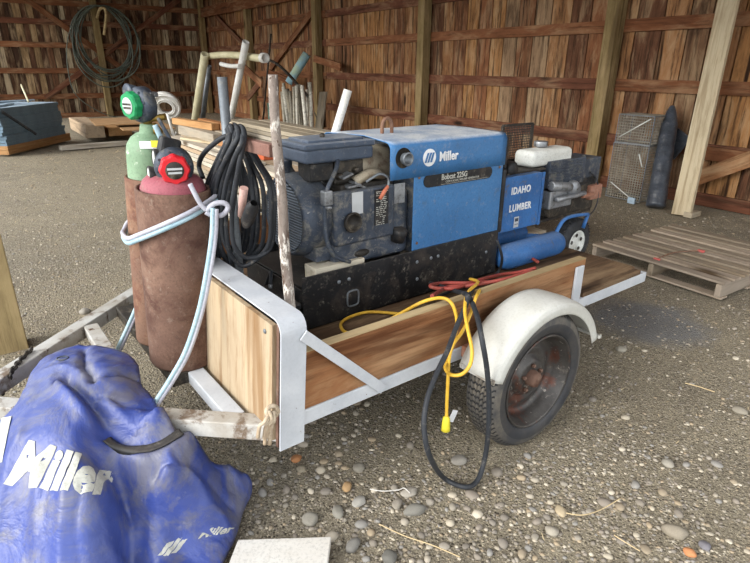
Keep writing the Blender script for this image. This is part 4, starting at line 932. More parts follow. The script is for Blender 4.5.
ins = [[inside(lo[0]+(i+.5)*st, lo[1]+(j+.5)*st) for j in range(ny2)] for i in range(nx)]
def vid(i, j):
    if (i, j) not in idx:
        x, y = lo[0]+i*st, lo[1]+j*st
        # pull border vertices onto the outline
        nb = sum(1 for a in (-1, 0) for b in (-1, 0) if 0 <= i+a < nx and 0 <= j+b < ny2 and ins[i+a][j+b])
        if nb < 4:
            d = ((pa_-np.array((x, y)))**2).sum(1); k = int(d.argmin())
            if d[k] < (st*2.2)**2:
                a, b = pa_[k], pa_[(k+1) % len(pa_)]; c2 = pa_[k-1]; bx_, by_, bd = a[0], a[1], 9
                for e0, e1 in ((c2, a), (a, b)):
                    dx, dy = e1-e0; t = max(0, min(1, ((x-e0[0])*dx+(y-e0[1])*dy)/(dx*dx+dy*dy+1e-12))); px_, py_ = e0[0]+t*dx, e0[1]+t*dy
                    if (px_-x)**2+(py_-y)**2 < bd: bd = (px_-x)**2+(py_-y)**2; bx_, by_ = px_, py_
                x, y = bx_, by_
        idx[(i, j)] = len(tv); tv.append((x, y, th(x, y)))
    return idx[(i, j)]
for i in range(nx):
    for j in range(ny2):
        if ins[i][j]: tfc.append((vid(i, j), vid(i+1, j), vid(i+1, j+1), vid(i, j+1)))
tb = MB(); tb.add(tv, tfc, True)
# hanging hem round the edge so the sheet has a side that drops towards what lies under it
tarp = thing('vinyl_cover', 'crumpled dusty blue vinyl machine cover draped over the trailer tongue', 'cover', G(120, 480, 0))
sheet = tb.build('sheet', M['tarp'], tarp, solid=.004)
edge = {}
for f in tfc:
    for k in range(4):
        e = (f[k], f[(k+1) % 4]); r_e = (e[1], e[0])
        if r_e in edge: del edge[r_e]
        else: edge[e] = 1
hem = MB(); hv = []; hf = []
for a, b in edge:
    za, zb_ = tv[a], tv[b]; n0 = len(hv); cx_, cy_ = pa_.mean(0)
    def lo_(q):
        h = min(.10, q[2]-.004)
        if h < .01: h = .006
        return (q[0]+(cx_-q[0])*.02*h/.1, q[1]+(cy_-q[1])*.02*h/.1, q[2]-h)
    hv += [za, zb_, lo_(zb_), lo_(za)]; hf.append((n0, n0+1, n0+2, n0+3))
hem.add(hv, hf, True); hem.build('hem', M['tarp'], tarp, solid=.003)
def decal(name, me, corners, m, label=None, lift=.006):
    """lay a flat mesh (unit box 0..1) on the cloth between four ground-plan corners"""
    bm = bmesh.new(); bm.from_mesh(me); bmesh.ops.triangulate(bm, faces=bm.faces)
    for _ in range(5):
        es = [e for e in bm.edges if e.calc_length() > .05]
        if not es: break
        bmesh.ops.subdivide_edges(bm, edges=es, cuts=1, use_grid_fill=False); bmesh.ops.triangulate(bm, faces=bm.faces)
    xs = [v.co.x for v in bm.verts]; ys = [v.co.y for v in bm.verts]; x0, x1, y0, y1 = min(xs), max(xs), min(ys), max(ys)
    A_, B_, C_, D_ = corners  # survey marks: bottom-left, bottom-right, top-right, top-left
    NU, NV = 14, 5; lat = {}
    for i in range(NU+1):
        for j in range(NV+1):
            a, b = i/NU, j/NV; lat[i, j] = hit(*[(A_[k]*(1-a)+B_[k]*a)*(1-b)+(D_[k]*(1-a)+C_[k]*a)*b for k in (0, 1)])
    for v in bm.verts:
        a = (v.co.x-x0)/(x1-x0)*NU; b = (v.co.y-y0)/(y1-y0)*NV; i, j = min(int(a), NU-1), min(int(b), NV-1); a -= i; b -= j
        p = (lat[i, j]*(1-a)+lat[i+1, j]*a)*(1-b)+(lat[i, j+1]*(1-a)+lat[i+1, j+1]*a)*b
        v.co = (p.x, p.y, th(p.x, p.y)+lift)
    me2 = bpy.data.meshes.new(name); bm.to_mesh(me2); bm.free(); me2.materials.clear(); me2.materials.append(m)
    for p in me2.polygons: p.use_smooth = False
    o = bpy.data.objects.new(name, me2); place(o, Matrix.Identity(4), sheet); return tag(o, label)
def hit(u, v):
    # where the sight line of a surveyed mark meets the cloth: walk down from above
    z = .62
    while z > .0:
        p = G(u, v, z)
        if th(p.x, p.y) >= z: return p
        z -= .003
    return G(u, v, .01)
def gq(L_): return L_
decal('brand_lettering', text_mesh('Miller', 1, bold=.045, shear=.25, ext=0), gq([(4, 488), (118, 500), (116, 464), (22, 440)]), M['grey_text'], 'large worn silver lettering on the blue vinyl')
decal('brand_lettering', text_mesh('Miller', 1, bold=.03, shear=.25, ext=0), gq([(198, 541), (233, 534), (236, 527), (202, 532)]), M['grey_text'])
def disc():
    bm = bmesh.new()
    for k in (-1, 0, 1):
        pts_ = []
        x = k*.5
        for s_ in (-1, 1):
            for q in range(7):
                yy_ = s_*(-.8+1.6*q/6)*(1-.18*abs(k)); pts_.append((x+.2*s_*-1*(1)+.25*yy_, yy_))
        vs_ = [bm.verts.new((a, b, 0)) for a, b in pts_]; bm.faces.new(vs_)
    me = bpy.data.meshes.new('d'); bm.to_mesh(me); bm.free(); return me
decal('brand_mark', disc(), gq([(157, 559), (180, 556), (189, 540), (166, 543)]), M['grey_text'])
# black binding strap across the right half
sp_ = [Vector((q.x, q.y, 0)) for q in STR]; st_ = MB()
def strapf(a, b):
    i = a*(len(sp_)-1); i0 = min(int(i), len(sp_)-2); q = sp_[i0].lerp(sp_[i0+1], i-i0); d_ = (sp_[i0+1]-sp_[i0]).normalized(); n_ = Vector((-d_.y, d_.x, 0))
    q = q+n_*(b-.5)*.03; return (q.x, q.y, th(q.x, q.y)+.007)
st_.grid(strapf, 50, 5).build('strap', M['black'], sheet, solid=.003)
decal('lettering_piece', text_mesh('I', 1, bold=.05, shear=.1, ext=0), gq([(-6, 468), (6, 462), (12, 418), (-2, 420)]), M['grey_text'])
# grommet ring near the top
q = hit(63, 360); zz = th(q.x, q.y)+.006; MB().tube([(q.x+.020*math.cos(a), q.y+.014*math.sin(a), zz) for a in [k*math.pi/8 for k in range(16)]], .003, 6, True).build('pull_ring', M['gauge'], sheet)
#@@BG
# ------------------------------------------------------------------ foreground white board
a = G(248, 537, .03); b = G(330, 537, .03); d = Vector((-1, -.02, 0)); 
wbm = MB(); 
c0, c1, c2, c3 = G(238, 539, .04), G(331, 536, .04), G(326, 575, .04), G(222, 580, .04)
c2 = c1+(c2-c1)*2; c3 = c0+(c3-c0)*2
wbm.prism([Vector((q.x, q.y, .012)) for q in (c0, c1, c2, c3)], (0, 0, .026))
tag(wbm.build('painted_board', M['white_board'], None, bevel=.003), 'white painted board lying on the gravel in front of the blue cover', 'board')
# ------------------------------------------------------------------ pallet
pa0, pa1, pa2 = G(592, 245, .12), G(724, 285, .12), G(657, 224, .12)
ux = (Vector((pa1.x-pa0.x, pa1.y-pa0.y, 0))); uy = Vector((pa2.x-pa0.x, pa2.y-pa0.y, 0)); LX, LY = ux.length, 1.22
ux.normalize(); uy = Vector((-ux.y, ux.x, 0)); PF = frame(Vector((pa0.x, pa0.y, .0)), ux, uy)
plt = thing('pallet', 'weathered grey brown wooden pallet flat on the gravel near the right wall', 'pallet', (LX/2, LY/2, 0), PF)
nb = 9
for k in range(nb):
    y = .05+(LY-.1)*k/(nb-1); beam('deck_board', (0, y, .123), (LX, y, .123), .088, .017, M['pallet'], plt, PF)
for k in range(3):
    x = .03+(LX-.06)*k/2; beam('stringer', (x, .0, .065), (x, LY, .065), .04, .095, M['pallet'], plt, PF)
for k in range(4):
    y = .05+(LY-.1)*k/3; beam('bottom_board', (0, y, .012), (LX, y, .012), .09, .014, M['pallet'], plt, PF)
PFi = PF.inverted()
q = [PFi @ G(u, v, .14) for u, v in ((657, 259), (672, 253), (690, 251), (701, 251))]
mk = thing('marker_stake', 'thin brown rod with red tape ends lying on the pallet', 'stake', q[0], PF)
MB().tube(spline(q, 5), .005, 8).build('rod', M['rust2'], mk, PF)
MB().box(q[-1], (.05, .03, .018)).build('tape', M['redtag'], mk, PF, .004); MB().box(q[0], (.05, .02, .012)).build('tape', M['redtag'], mk, PF, .004)
# ------------------------------------------------------------------ right wall items
def lean_board(name, u0, v0, u1, v1, off, wdt, thk, m, label, cat='board', z0=.0):
    p = G(u0, v0, z0); P_ = RWi @ p; q = rw(u1, v1, off); 
    return P_, q
P_ = RWi @ G(681, 216); q = rw(729, 0, -.25); e = P_+(q-P_)*1.15
tag(beam('leaning_timber', P_+Vector((0, 0, .01)), (e.x, e.y, e.z), .20, .05, M['pale_timber'], None, RW, up=(0, 1, .0)), 'long pale timber leaning against the right wall beyond the pallet', 'board')
q = RWi @ G(693, 217); tag(MB().bb((q.x-.06, q.y-.1, .004), (q.x+.03, q.y+.1, .06)).build('wood_block', M['grey_wood'], None, RW, .003), 'short wooden block on the gravel at the foot of the leaning pale timber', 'block')
# wire cages (two stacked)
def cage(x0, x1, y0, y1, z0, z1, label, tilt=0):
    t = thing('wire_cage', label, 'cage', ((x0+x1)/2, (y0+y1)/2, z0), RW, 'wire cage traps stacked at the wall')
    m = MB(); r = .0030
    def W_(a, b): m.bar(a, b, r*2, r*2, (0.3, .9, .2))
    g = .03
    n = int((x1-x0)/g)
    for k in range(n+1):
        x = x0+(x1-x0)*k/n
        for y in (y0, y1): W_((x, y, z0), (x, y, z1))
        W_((x, y0, z1), (x, y1, z1))
    n = int((z1-z0)/g)
    for k in range(n+1):
        z = z0+(z1-z0)*k/n
        for y in (y0, y1): W_((x0, y, z), (x1, y, z))
        for x in (x0, x1): W_((x, y0, z), (x, y1, z))
    n = int((y1-y0)/g)
    for k in range(n+1):
        y = y0+(y1-y0)*k/n
        for x in (x0, x1): W_((x, y, z0), (x, y, z1))
        W_((x0, y, z1), (x1, y, z1))
    m.build('mesh', M['mesh'], t, RW)
    f = MB()
    for x in (x0, x1):
        for y in (y0, y1): f.bar((x, y, z0), (x, y, z1), .008, .008, (0, 1, 0))
    for z in (z0+.004, z1-.004):
        for y in (y0, y1): f.bar((x0, y, z), (x1, y, z), .008, .008)
        for x in (x0, x1): f.bar((x, y0, z), (x, y1, z), .008, .008)
    f.build('frame', M['galv'], t, RW); return t
a = RWi @ G(610, 196); b = RWi @ G(638, 205)
cx0, cy0 = a.x, b.y
cy0 = min(-.34, (a.y+b.y)/2); cx1 = cx0+.50
ct = rw(640, 118, cy0).z
zs = .69*ct
c1_ = cage(cx0-.01, cx1-.06, cy0, cy0+.3, .012, zs, 'lower wire mesh cage standing on the gravel against the right wall')
bar_ = MB().tube([rw(611, 182, cy0-.01), rw(631, 199, cy0-.01)], .006, 6).build('door_rod', M['whitepl'], c1_, RW)
MB().bb(tuple(rw(628, 197, cy0-.03)), tuple(rw(635, 204, cy0-.005))).build('latch', M['sidinglt'], c1_, RW)
MB().tube([rw(639, 154, cy0-.01), rw(642, 167, cy0-.01)], .007, 6).build('door_handle', M['whitepl'], c1_, RW)
c2_ = cage(cx0+.0, cx1-.06, cy0, cy0+.3, zs+.006, ct+.03, 'upper wire mesh cage stacked on the other cage at the right wall')
MB().tube([rw(619, 137, cy0-.01), rw(651, 119, cy0-.01)], .007, 6).build('door_rod', M['whitepl'], c2_, RW)
# black roll
a = RWi @ G(655, 209); b = rw(672, 108, -.18); d = b-a
def rollr(f): return (.105-.02*f if f < .8 else .089*(1-((f-.8)/.2)**1.6*.7))*(1+.012*math.sin(f*140)+.015*math.sin(f*47+1)+.02*math.sin(f*19))
rl = MB().lathe([(0, 0), (0, .09)]+[(d.length*k/60, rollr(k/60)) for k in range(1, 61)]+[(d.length, 0)], a+Vector((0, 0, .02)), d, 30)
tag(rl.build('film_roll', M['blackroll'], None, RW), 'upright black plastic roll leaning on the right wall beside the wire cages', 'roll')
q = rw(675, 143, -.10); tag(MB().box(q, (.24, .03, .30), Matrix.Rotation(R(30), 3, 'Y')).build('slate_panel', M['blackroll'], None, RW, .004), 'small dark square panel leaning behind the black roll', 'panel')
# ------------------------------------------------------------------ lumber pile along the right wall
rs = random.Random(21)
LN = -4.45
ordn = ['bottom', 'second', 'third', 'fourth', 'fifth', 'sixth', 'seventh', 'eighth', 'ninth', 'tenth', 'eleventh', 'twelfth', 'thirteenth', 'fourteenth']
rown = ['nearest', 'second', 'third', 'fourth', 'fifth']
def tier(nlay, nrow, y0, x0, x1, which):
    top = 0
    for lay in range(nlay):
        z = .05+lay*.058
        for row in range(nrow):
            y = y0+.10+row*.205+rs.uniform(-.012, .012); xa = x0+rs.uniform(-.25, .15)+row*.05; xb = x1+rs.uniform(-.5, .5)
            o = beam('lumber_plank', (xa, y, z), (xb, y, z), .185, .05, M['grey_wood'], None, RW)
            tag(o, 'weathered plank in lumber pile %s, %s course up, %s row back' % (which, ordn[lay], rown[row]), 'plank', 'planks of the big lumber pile')
        top = z+.026
    return top
TOPZ = tier(8, 4, LN, -4.75, .6, 'front tier')
tier(12, 3, LN+.86, -4.3, 1.0, 'rear tier')
# bearers on top and short warm beams
def pxb(name, a, b, zz, wdt, h, m, label, cat='timber', group=None):
    p, q = RWi @ G(a[0], a[1], zz), RWi @ G(b[0], b[1], zz)
    o = beam(name, p, q, wdt, h, m, None, RW); return tag(o, label, cat, group)
zt = TOPZ
for row, (y, x0, x1, m) in enumerate(((-4.15, -4.9, -3.3, 'new_wood'), (-3.96, -5.0, -3.2, 'new_wood'))):
    tag(beam('short_timber', (x0, y, zt+.075), (x1, y, zt+.075), .15, .145, M['grey_wood'], None, RW, bevel=.005), ('thick squared timber on top of the lumber pile, nearer of two', 'thick squared timber on top of the lumber pile, farther of two')[row], 'timber')
zt2 = zt+.149
for i, (x0, y0, x1, y1, lbl, m) in enumerate(((-5.0, -4.22, -3.75, -4.02, 'warm tan beam lying topmost on the left end of the lumber pile', 'new_wood'), (-4.7, -3.9, -3.2, -3.88, 'reddish tan beam on the lumber pile behind the topmost beam', 'new_wood'))):
    tag(beam('short_timber', (x0, y0, zt2+.05), (x1, y1, zt2+.05), .12, .095, M[m], None, RW, bevel=.004), lbl, 'timber')
tag(beam('short_timber', (-3.25, -4.1, zt+.052), (-2.0, -4.1, zt+.052), .17, .1, M['new_wood'], None, RW, bevel=.004), 'tan timber on the lumber pile left of the orange brick', 'timber')
for i, (x0, y0, x1, y1, w_, lbl) in enumerate(((-4.2, -4.35, -2.6, -3.95, .14, 'loose pale board skewed over the middle of the lumber pile'), (-3.0, -4.3, -1.4, -4.36, .09, 'narrow loose board along the near top edge of the lumber pile'))):
    tag(beam('loose_board', (x0, y0, zt+.018+.0*i), (x1, y1, zt+.018), w_, .03, M[('pale_timber', 'grey_wood')[i]], None, RW), lbl, 'board')
q = RWi @ G(256, 131, zt+.05); tag(MB().bb((-1.93, -4.2, zt+.003), (-1.72, -4.05, zt+.12)).build('clay_brick', M['orange'], None, RW, .004), 'orange clay brick on the lumber pile', 'brick')
# second low stack of pale boards left of the pile
for i in range(5):
    y = -4.95+rs.uniform(-.02, .02)+.02*i; z = .03+i*.045
    tag(beam('pale_board', (-4.3+rs.uniform(-.1, .1), y, z), (-.7+rs.uniform(-.3, .3), y, z), .26, .04, M['white_board'], None, RW), 'long pale board before the lumber pile, %s of five' % ('lowest', 'second from the ground', 'middle', 'second from the top', 'topmost')[i], 'board', 'pale boards in front of the lumber pile')
# low stack at back left: thick planks and tan sheets
zp = .02
b1 = G(78, 146); 
def groundbeam(name, a, b, z, wdt, h, m, label, cat, F=W):
    p, q = G(a[0], a[1], z), G(b[0], b[1], z); return tag(beam(name, p, q, wdt, h, M[m], None), label, cat)
groundbeam('squared_timber', (60, 148), (150, 141), .05, .15, .08, 'grey_wood', 'long grey bearer on the gravel in front of the siding and thick timber', 'timber')
p = G(92, 140, .16)
dxy = Vector((-.577, .817, 0)); p = G(95, 143, .0)+Vector((0, 0, .20))
tag(beam('squared_timber', p+Vector((.0, .1, .02)), p+dxy*2.2+Vector((0, .1, .02)), .36, .26, M['grey_wood'], None, bevel=.008), 'thick squared timber end on, right of the blue grey siding stack', 'timber')
p = G(116, 141, .0)+Vector((0, 0, .19)); tag(beam('squared_timber', p+Vector((.08, .1, 0)), p+dxy*1.8+Vector((.08, .1, 0)), .46, .18, M['new_wood'], None, bevel=.008), 'reddish timber beside the thick grey one, under the tan sheets', 'timber')
for i, (u, v, dz) in enumerate(((92, 125, .43), (118, 128, .40))):
    c = G(u+6, v, dz); Lm = Matrix.Translation(c+Vector((.25, .3, .045-.03*i))) @ Matrix.Rotation(R(120), 4, 'Z')
    o = MB().box((0, 0, 0), (1.5, .9, .02)).build('tan_sheet', M['cardboard'], None, local=Matrix.Identity(4)); o.matrix_basis = Lm
    tag(o, ('tan sheet lying on the timbers, farther left', 'tan sheet lying on the timbers, nearer right')[i], 'sheet')
# siding stack
sA, sB = G(12, 156), G(69, 142); sx_ = (sB-sA); sx_.z = 0; SW = sx_.length; sx_.normalize(); sy_ = Vector((-sx_.y, sx_.x, 0)); SF = frame(Vector((sA.x, sA.y, 0)), sx_, sy_)
for i, lbl in enumerate(('lower brown bearer board under the siding stack', 'upper brown bearer board directly under the siding')):
    tag(beam('bearer_board', (-.05, .12, .06+i*.075), (SW+.12, .12, .06+i*.075), .22, .07, M['new_wood'], None, SF), lbl, 'board')
    tag(beam('bearer_board', (-.05, .95, .06+i*.075), (SW+.12, .95, .06+i*.075), .22, .07, M['new_wood'], None, SF), lbl.replace('bearer board', 'rear bearer board'), 'board')
rs = random.Random(3); sz = .17
for i in range(11):
    jx = rs.uniform(-.03, .03)-.012*i; hgt = .062
    m = MB(); pr = [(0, .0), (0, .05), (.02, .055), (.02, .008), (1.15, .008), (1.15, 0)]
    m.bb((jx, .03+rs.uniform(-.02, .02), sz), (SW+jx, .05, sz+.056)).bb((jx, .05, sz+.046), (SW+jx, 1.15, sz+.056)).bb((jx, 1.13, sz), (SW+jx, 1.15, sz+.046))
    m.bb((jx, .05, sz), (jx+.01, 1.13, sz+.04)).bb((SW+jx-.01, .05, sz), (SW+jx, 1.13, sz+.04))
    o = m.build('siding_sheet', M['siding'], None, SF)
    tag(o, 'blue grey metal siding sheet, %s in the neat stack at the left' % ('lowest', 'second from the bottom', 'third from the bottom', 'fourth from the bottom', 'fifth from the bottom', 'middle one', 'fifth from the top', 'fourth from the top', 'third from the top', 'second from the top', 'topmost')[i], 'siding', 'stacked siding sheets'); sz += .0575
for i, (x0, y0, x1, y1) in enumerate(((-.3, .1, .9, .35), (.0, .35, 1.3, .5), (.2, .6, 1.25, .15), (-.4, .7, .8, .85))):
    tag(beam('siding_strip', (x0, y0, sz+.02+.024*i), (x1, y1, sz+.02+.024*i), .07, .022, M['sidinglt'], None, SF), 'pale blue loose strip on top of the siding stack, %s' % ('nearest its front edge', 'second from the front edge', 'crossing the others slantwise', 'at its back edge')[i], 'strip', 'loose strips on the siding stack')
tag(beam('grey_bar', (.0, .005, .75), (.85, .005, .28), .03, .04, M['gauge'], None, SF), 'dark grey bar slanting across the face of the siding stack', 'bar')
tag(beam('wooden_lath', (.82, .0, sz+.06), (1.12, .25, sz+.34), .02, .045, M['pvc'], None, SF), 'pale yellow lath poking up from the siding stack', 'lath')
# wire coil on the left wall post, with its wooden hook
cq = lw(107, 48, -.35); rc1 = abs(lw(140, 48, -.35).x-lw(74, 48, -.35).x)/2; rc2 = abs(lw(107, 6, -.35).z-lw(107, 89, -.35).z)/2
wco = thing('tubing_coil', 'big coil of dark tubing hanging on the left wall post', 'coil', (cq.x, -.3, cq.z), LW)
rs = random.Random(9)
for k in range(11):
    a = rc1*rs.uniform(.72, 1.02); b = rc2*rs.uniform(.74, 1.0); dx = rs.uniform(-.14, .1); P_ = []
    for j in range(16):
        g = 2*math.pi*j/16; P_.append(Vector((cq.x+dx+a*math.cos(g)*(1+.04*math.sin(3*g+k)), -.23-.02*k+.02*math.sin(2*g+k), cq.z+rc2-b+b*math.sin(g)-.02*rs.random())))
    MB().tube(spline(P_, 4, True), .018, 7, True).build('tubing_loop', M['wirecoil'], wco, LW)
P_ = [lw(u, v, -.4) for u, v in ((84, 14), (72, 26), (67, 45), (68, 70), (76, 95), (100, 112), (120, 118))]
MB().tube(spline(P_, 5), .014, 7).build('tubing_end', M['wirecoil'], wco, LW)
a, b = lw(100, 10, -.5), lw(104, 34, -.5); hkk = MB().tube(spline([lw(97, 18, -.25), lw(100, 9, -.45), lw(105, 9, -.5), lw(106, 18, -.5), lw(104, 35, -.45)], 5), .04, 8).build('wooden_hook', M['oldpost'], None, LW)
tag(hkk, 'hooked wooden branch holding the tubing coil on the left wall post', 'hook')
# white hose roll standing on the left end of the lumber
hq = RWi @ PL(166, 107, R0-4.0*ry, ry); hr = thing('hose_roll', 'white rolled flat hose standing on the left end of the lumber pile', 'hose roll', (hq.x, -4.4, .5), RW)
hz0 = zt+.15
hb_ = PL(166, 107, RW @ Vector((0, -4.3, 0)), ry); hc = RWi @ hb_
for k in range(6):
    r = .105+.022*k
    MB().lathe([(-.035, r), (-.035, r+.018), (.035, r+.018), (.035, r)], hc+Vector((.012*math.sin(k*2), 0, .004*k)), (-.72, .42, .45), 36, close=True).build('hose_turn', M['pvcw'], hr, RW)
MB().tube([hc+Vector((.02, .0, -.1)), hc+Vector((.05, .05, -.45)), Vector((hc.x+.06, hc.y+.1, TOPZ+.01))], .02, 8).build('hose_tail', M['pvcw'], hr, RW)
# pipes and sticks at the back
def pole(name, a, b, yoff, r, m, label, cat='pipe', ground=None, group=None):
    """a: foot pixel, b: top pixel, both in the upright plane parallel to the right wall at yoff"""
    p, q = rw(*a, yoff), rw(*b, yoff); d = (q-p).normalized()
    if ground is not None and abs(d.z) > .2: p = p+d*((ground-p.z)/d.z)
    o = MB().lathe([(0, r*.75), (0, r), ((q-p).length, r), ((q-p).length, r*.75), (.01, r*.72)], p, d, 14).build(name, m, None, RW)
    return tag(o, label, cat, group)
pole('plastic_pipe', (198, 100), (205, 54), -2.6, .085, M['pvc'], 'upright cream pipe at the left of the back rack', ground=.01)
pole('plastic_pipe', (205, 100), (209, 66), -2.4, .055, M['galv'], 'upright grey pipe just right of the cream upright pipe', ground=.01)
pole('plastic_pipe', (235, 98), (246, 42), -2.6, .065, M['pvcw'], 'upright white pipe crossing the long curved cream pipe', ground=.01)
pole('steel_rod', (263, 120), (271, 34), -1.2, .02, M['dark'], 'thin dark upright rod behind the rack', 'rod', ground=.01)
P_ = [rw(u, v, -2.45) for u, v in ((204, 57), (220, 55), (240, 55.5), (258, 58), (264, 58))]
o = MB().tube(spline(P_, 5), .065, 14).build('plastic_pipe', M['pvc'], None, RW); tag(o, 'long curved cream pipe lying across the upright pipes', 'pipe')
for nm, s in (('pipe_cap', -.0),):
    q = P_[-1]; MB().lathe([(-.06, .085), (.06, .085), (.062, .06), (.04, .05), (.04, 0)], q, (P_[-1]-P_[-2]), 18).build(nm, M['pvcw'], o, RW)
P_ = [rw(u, v, -2.7) for u, v in ((221, 64), (230, 66), (240, 66))]
tag(MB().tube(spline(P_, 5), .04, 10).build('pipe_offcut', M['pvcw'], None, RW), 'short white pipe piece hanging below the curved cream pipe', 'pipe')
for i, (a, b, lbl) in enumerate((((236, 60), (262, 84), 'brown sloping board below the curved cream pipe'), ((248, 98), (262, 80), 'short brown prop board rising to the sloping board'), ((268, 72), (296, 84), 'brown cross board low on the right wall behind the rod'))):
    p, q = rw(*a, -2.3+.9*i), rw(*b, -2.3+.9*i)
    tag(beam('brown_board', p, q, .14, .04, M['girt'], None, RW, up=(0, 1, 0)), lbl, 'board')
q0, q1 = rw(289, 83, -.55), rw(307, 54, -.2)
tb_ = MB().lathe([(0, .08), (.0, .10), ((q1-q0).length, .10), ((q1-q0).length, .08), (.01, .08)], q0, q1-q0, 22).build('drain_tube', M['pvcb'], None, RW); tag(tb_, 'pale blue and green fat tube leaning on the wall above the sticks', 'tube')
p, q = rw(295, 58, -.75), rw(321, 67, -.75); tag(beam('brown_board', (p.x, -.27, p.z), (q.x, -.27, q.z), .15, .04, M['girt'], None, RW, up=(0, 1, 0)), 'short brown board holding the fat pale blue tube to the wall', 'board')
P_ = [rw(u, v, -1.3) for u, v in ((264, 58), (277, 64), (290, 76), (302, 90), (311, 99))]
tag(MB().tube(spline(P_, 5), .03, 8).build('bent_rod', M['dark'], None, RW), 'bent dark rod sagging down from the curved cream pipe end', 'rod')
rs = random.Random(17)
for k in range(18):
    u0 = 284+k*1.65+rs.uniform(-1.5, 1.5); u1 = 281+k*1.8+rs.uniform(-2, 2)
    pole('stick', (u0+2, 134), (u1, 85+rs.uniform(-3, 7)), -1.1-rs.uniform(0, .5), rs.uniform(.022, .05), M['limb'], 'slender bare stick by the right wall, %s from the left in the bundle' % ('first second third fourth fifth sixth seventh eighth ninth tenth eleventh twelfth thirteenth fourteenth fifteenth sixteenth seventeenth eighteenth'.split()[k]), 'stick', ground=.005, group='bare sticks by the wall')
pole('green_pipe', (272, 134), (270, 103), -1.7, .06, mat('dark_green_pipe', '3c5a4c', .5), 'dark green pipe standing left of the stick bundle', ground=.005)
p, q = rw(313, 131, -1.0), rw(311, 92, -1.0); tag(beam('grey_board', (p.x, -.9, .01), (q.x, -.7, q.z), .3, .03, M['grey_wood'], None, RW, up=(0, 1, 0)), 'wide grey board standing right of the stick bundle', 'board')
pole('thin_rod', (322, 130), (314, 112), -.8, .012, M['limb'], 'thin pale rod leaning by the wall post right of the sticks', 'rod', ground=.005)
# ------------------------------------------------------------------ stones
def stone_mesh(seed, sub=2):
    bm = bmesh.new(); bmesh.ops.create_icosphere(bm, subdivisions=sub, radius=1)
    rs = random.Random(seed); sx, sy, sz = rs.uniform(.8, 1.15), rs.uniform(.6, .9), rs.uniform(.4, .6)
    for v in bm.verts:
        n_ = noise.noise(v.co*1.1+Vector((seed*3.1, 0, 0))); v.co *= 1+.22*n_; v.co.x *= sx; v.co.y *= sy; v.co.z *= sz
    me = bpy.data.meshes.new('pebble'); bm.to_mesh(me); bm.free()
    for p in me.polygons: p.use_smooth = True
    return me
SM = [stone_mesh(k) for k in range(8)]
for me in SM: me.materials.append(M['stone1'])
def proj(x, y):
    Y = y*c_+CH*s_; Z = y*s_-CH*c_
    if Y < .1: return (-999, -999)
    a, b = x/Y, Z/Y; a, b = a*math.cos(RO)+b*math.sin(RO), -a*math.sin(RO)+b*math.cos(RO)
    return 375+FPX*a, 281.5-FPX*b
def blocked(x, y):
    if inside(x, y) and (x, y): return True
    q = PFi @ Vector((x, y, 0))
    if -.05 < q.x < LX+.05 and -.05 < q.y < LY+.05: return True
    q = TRi @ Vector((x, y, 0))
    if -.15 < q.x < .5 and -.05 < q.y < .2: return True
    if c3.y-.05 < y < c0.y+.03 and c3.x-.05 < x < c1.x+.05: return True
    q = RWi @ Vector((x, y, 0))
    return q.y > -.1 or (-5.2 < q.x < -.2 and -5.15 < q.y < -3.5) or (cx0-.05 < q.x < 1.6 and q.y > -.7)
named = [(296, 458, .034, 'b07a50', 'orange brown rounded stone right of the blue cover'), (301, 468, .030, '9a907c', 'pale grey green stone just below the orange brown stone'), (310, 518, .045, '908b80', 'angular grey stone near the corner of the white board'),
 (347, 487, .034, 'b09068', 'tan stone left of the white twig'), (359, 467, .036, '868074', 'smooth grey stone under the trailer rail, above the tan stone'), (415, 510, .045, '7d7a72', 'large flat dark grey stone in the foreground centre'), (409, 493, .038, 'a39c90', 'light grey stone touching the white twig'),
 (359, 502, .036, 'a09c94', 'light grey squarish stone in the middle of the foreground'), (338, 512, .034, '8a867c', 'bluish grey oval stone left of the squarish stone'), (397, 504, .034, '90887c', 'upright oval grey brown stone'), (459, 460, .042, '8a857c', 'wide grey stone behind the loop of the black cable'),
 (390, 556, .040, '67655f', 'dark blue grey stone at the bottom edge'), (353, 545, .042, '7b7872', 'rounded grey stone at the bottom edge left of the dark one'), (675, 532, .050, '8f8676', 'broad flat grey brown stone at lower right'), (690, 552, .030, 'bb8055', 'orange stone at lower right below the broad flat stone'),
 (705, 545, .030, '78757a', 'bluish stone at lower right beside the orange stone'), (668, 462, .034, '9a9488', 'upright oval stone with dark edge at right'), (561, 511, .032, 'b3a387', 'tan stone at the end of the dry stalk'), (552, 531, .036, 'a29a8c', 'pale rounded stone below the dry stalk'), (621, 350, .040, 'a09a8c', 'pale stone right of the trailer wheel'), (740, 410, .05, '8f887a', 'grey stone at the right edge'),
 (85, 352-40, .05, '9a948a', 'grey stone left of the rear tongue arm')]
used_pts = []
for u, v, r, c, lbl in named:
    p = G(u, v); me = stone_mesh(int(u)+int(v), 3); me.materials.append(solid_stone('stone_'+c, c))
    o = bpy.data.objects.new('stone', me); place(o, Matrix.Translation((p.x, p.y, gh(p.x, p.y)+r*.22)) @ Matrix.Rotation(u, 4, 'Z') @ Matrix.Scale(r*.8, 4)); tag(o, lbl, 'stone'); used_pts.append((p.x, p.y, r))
def pick(zone):
    while True:
        u, v = zone()
        p = G(u, v)
        if not blocked(p.x, p.y): return p
rs = random.Random(31); cnt = 0; tries = 0; pebs = []
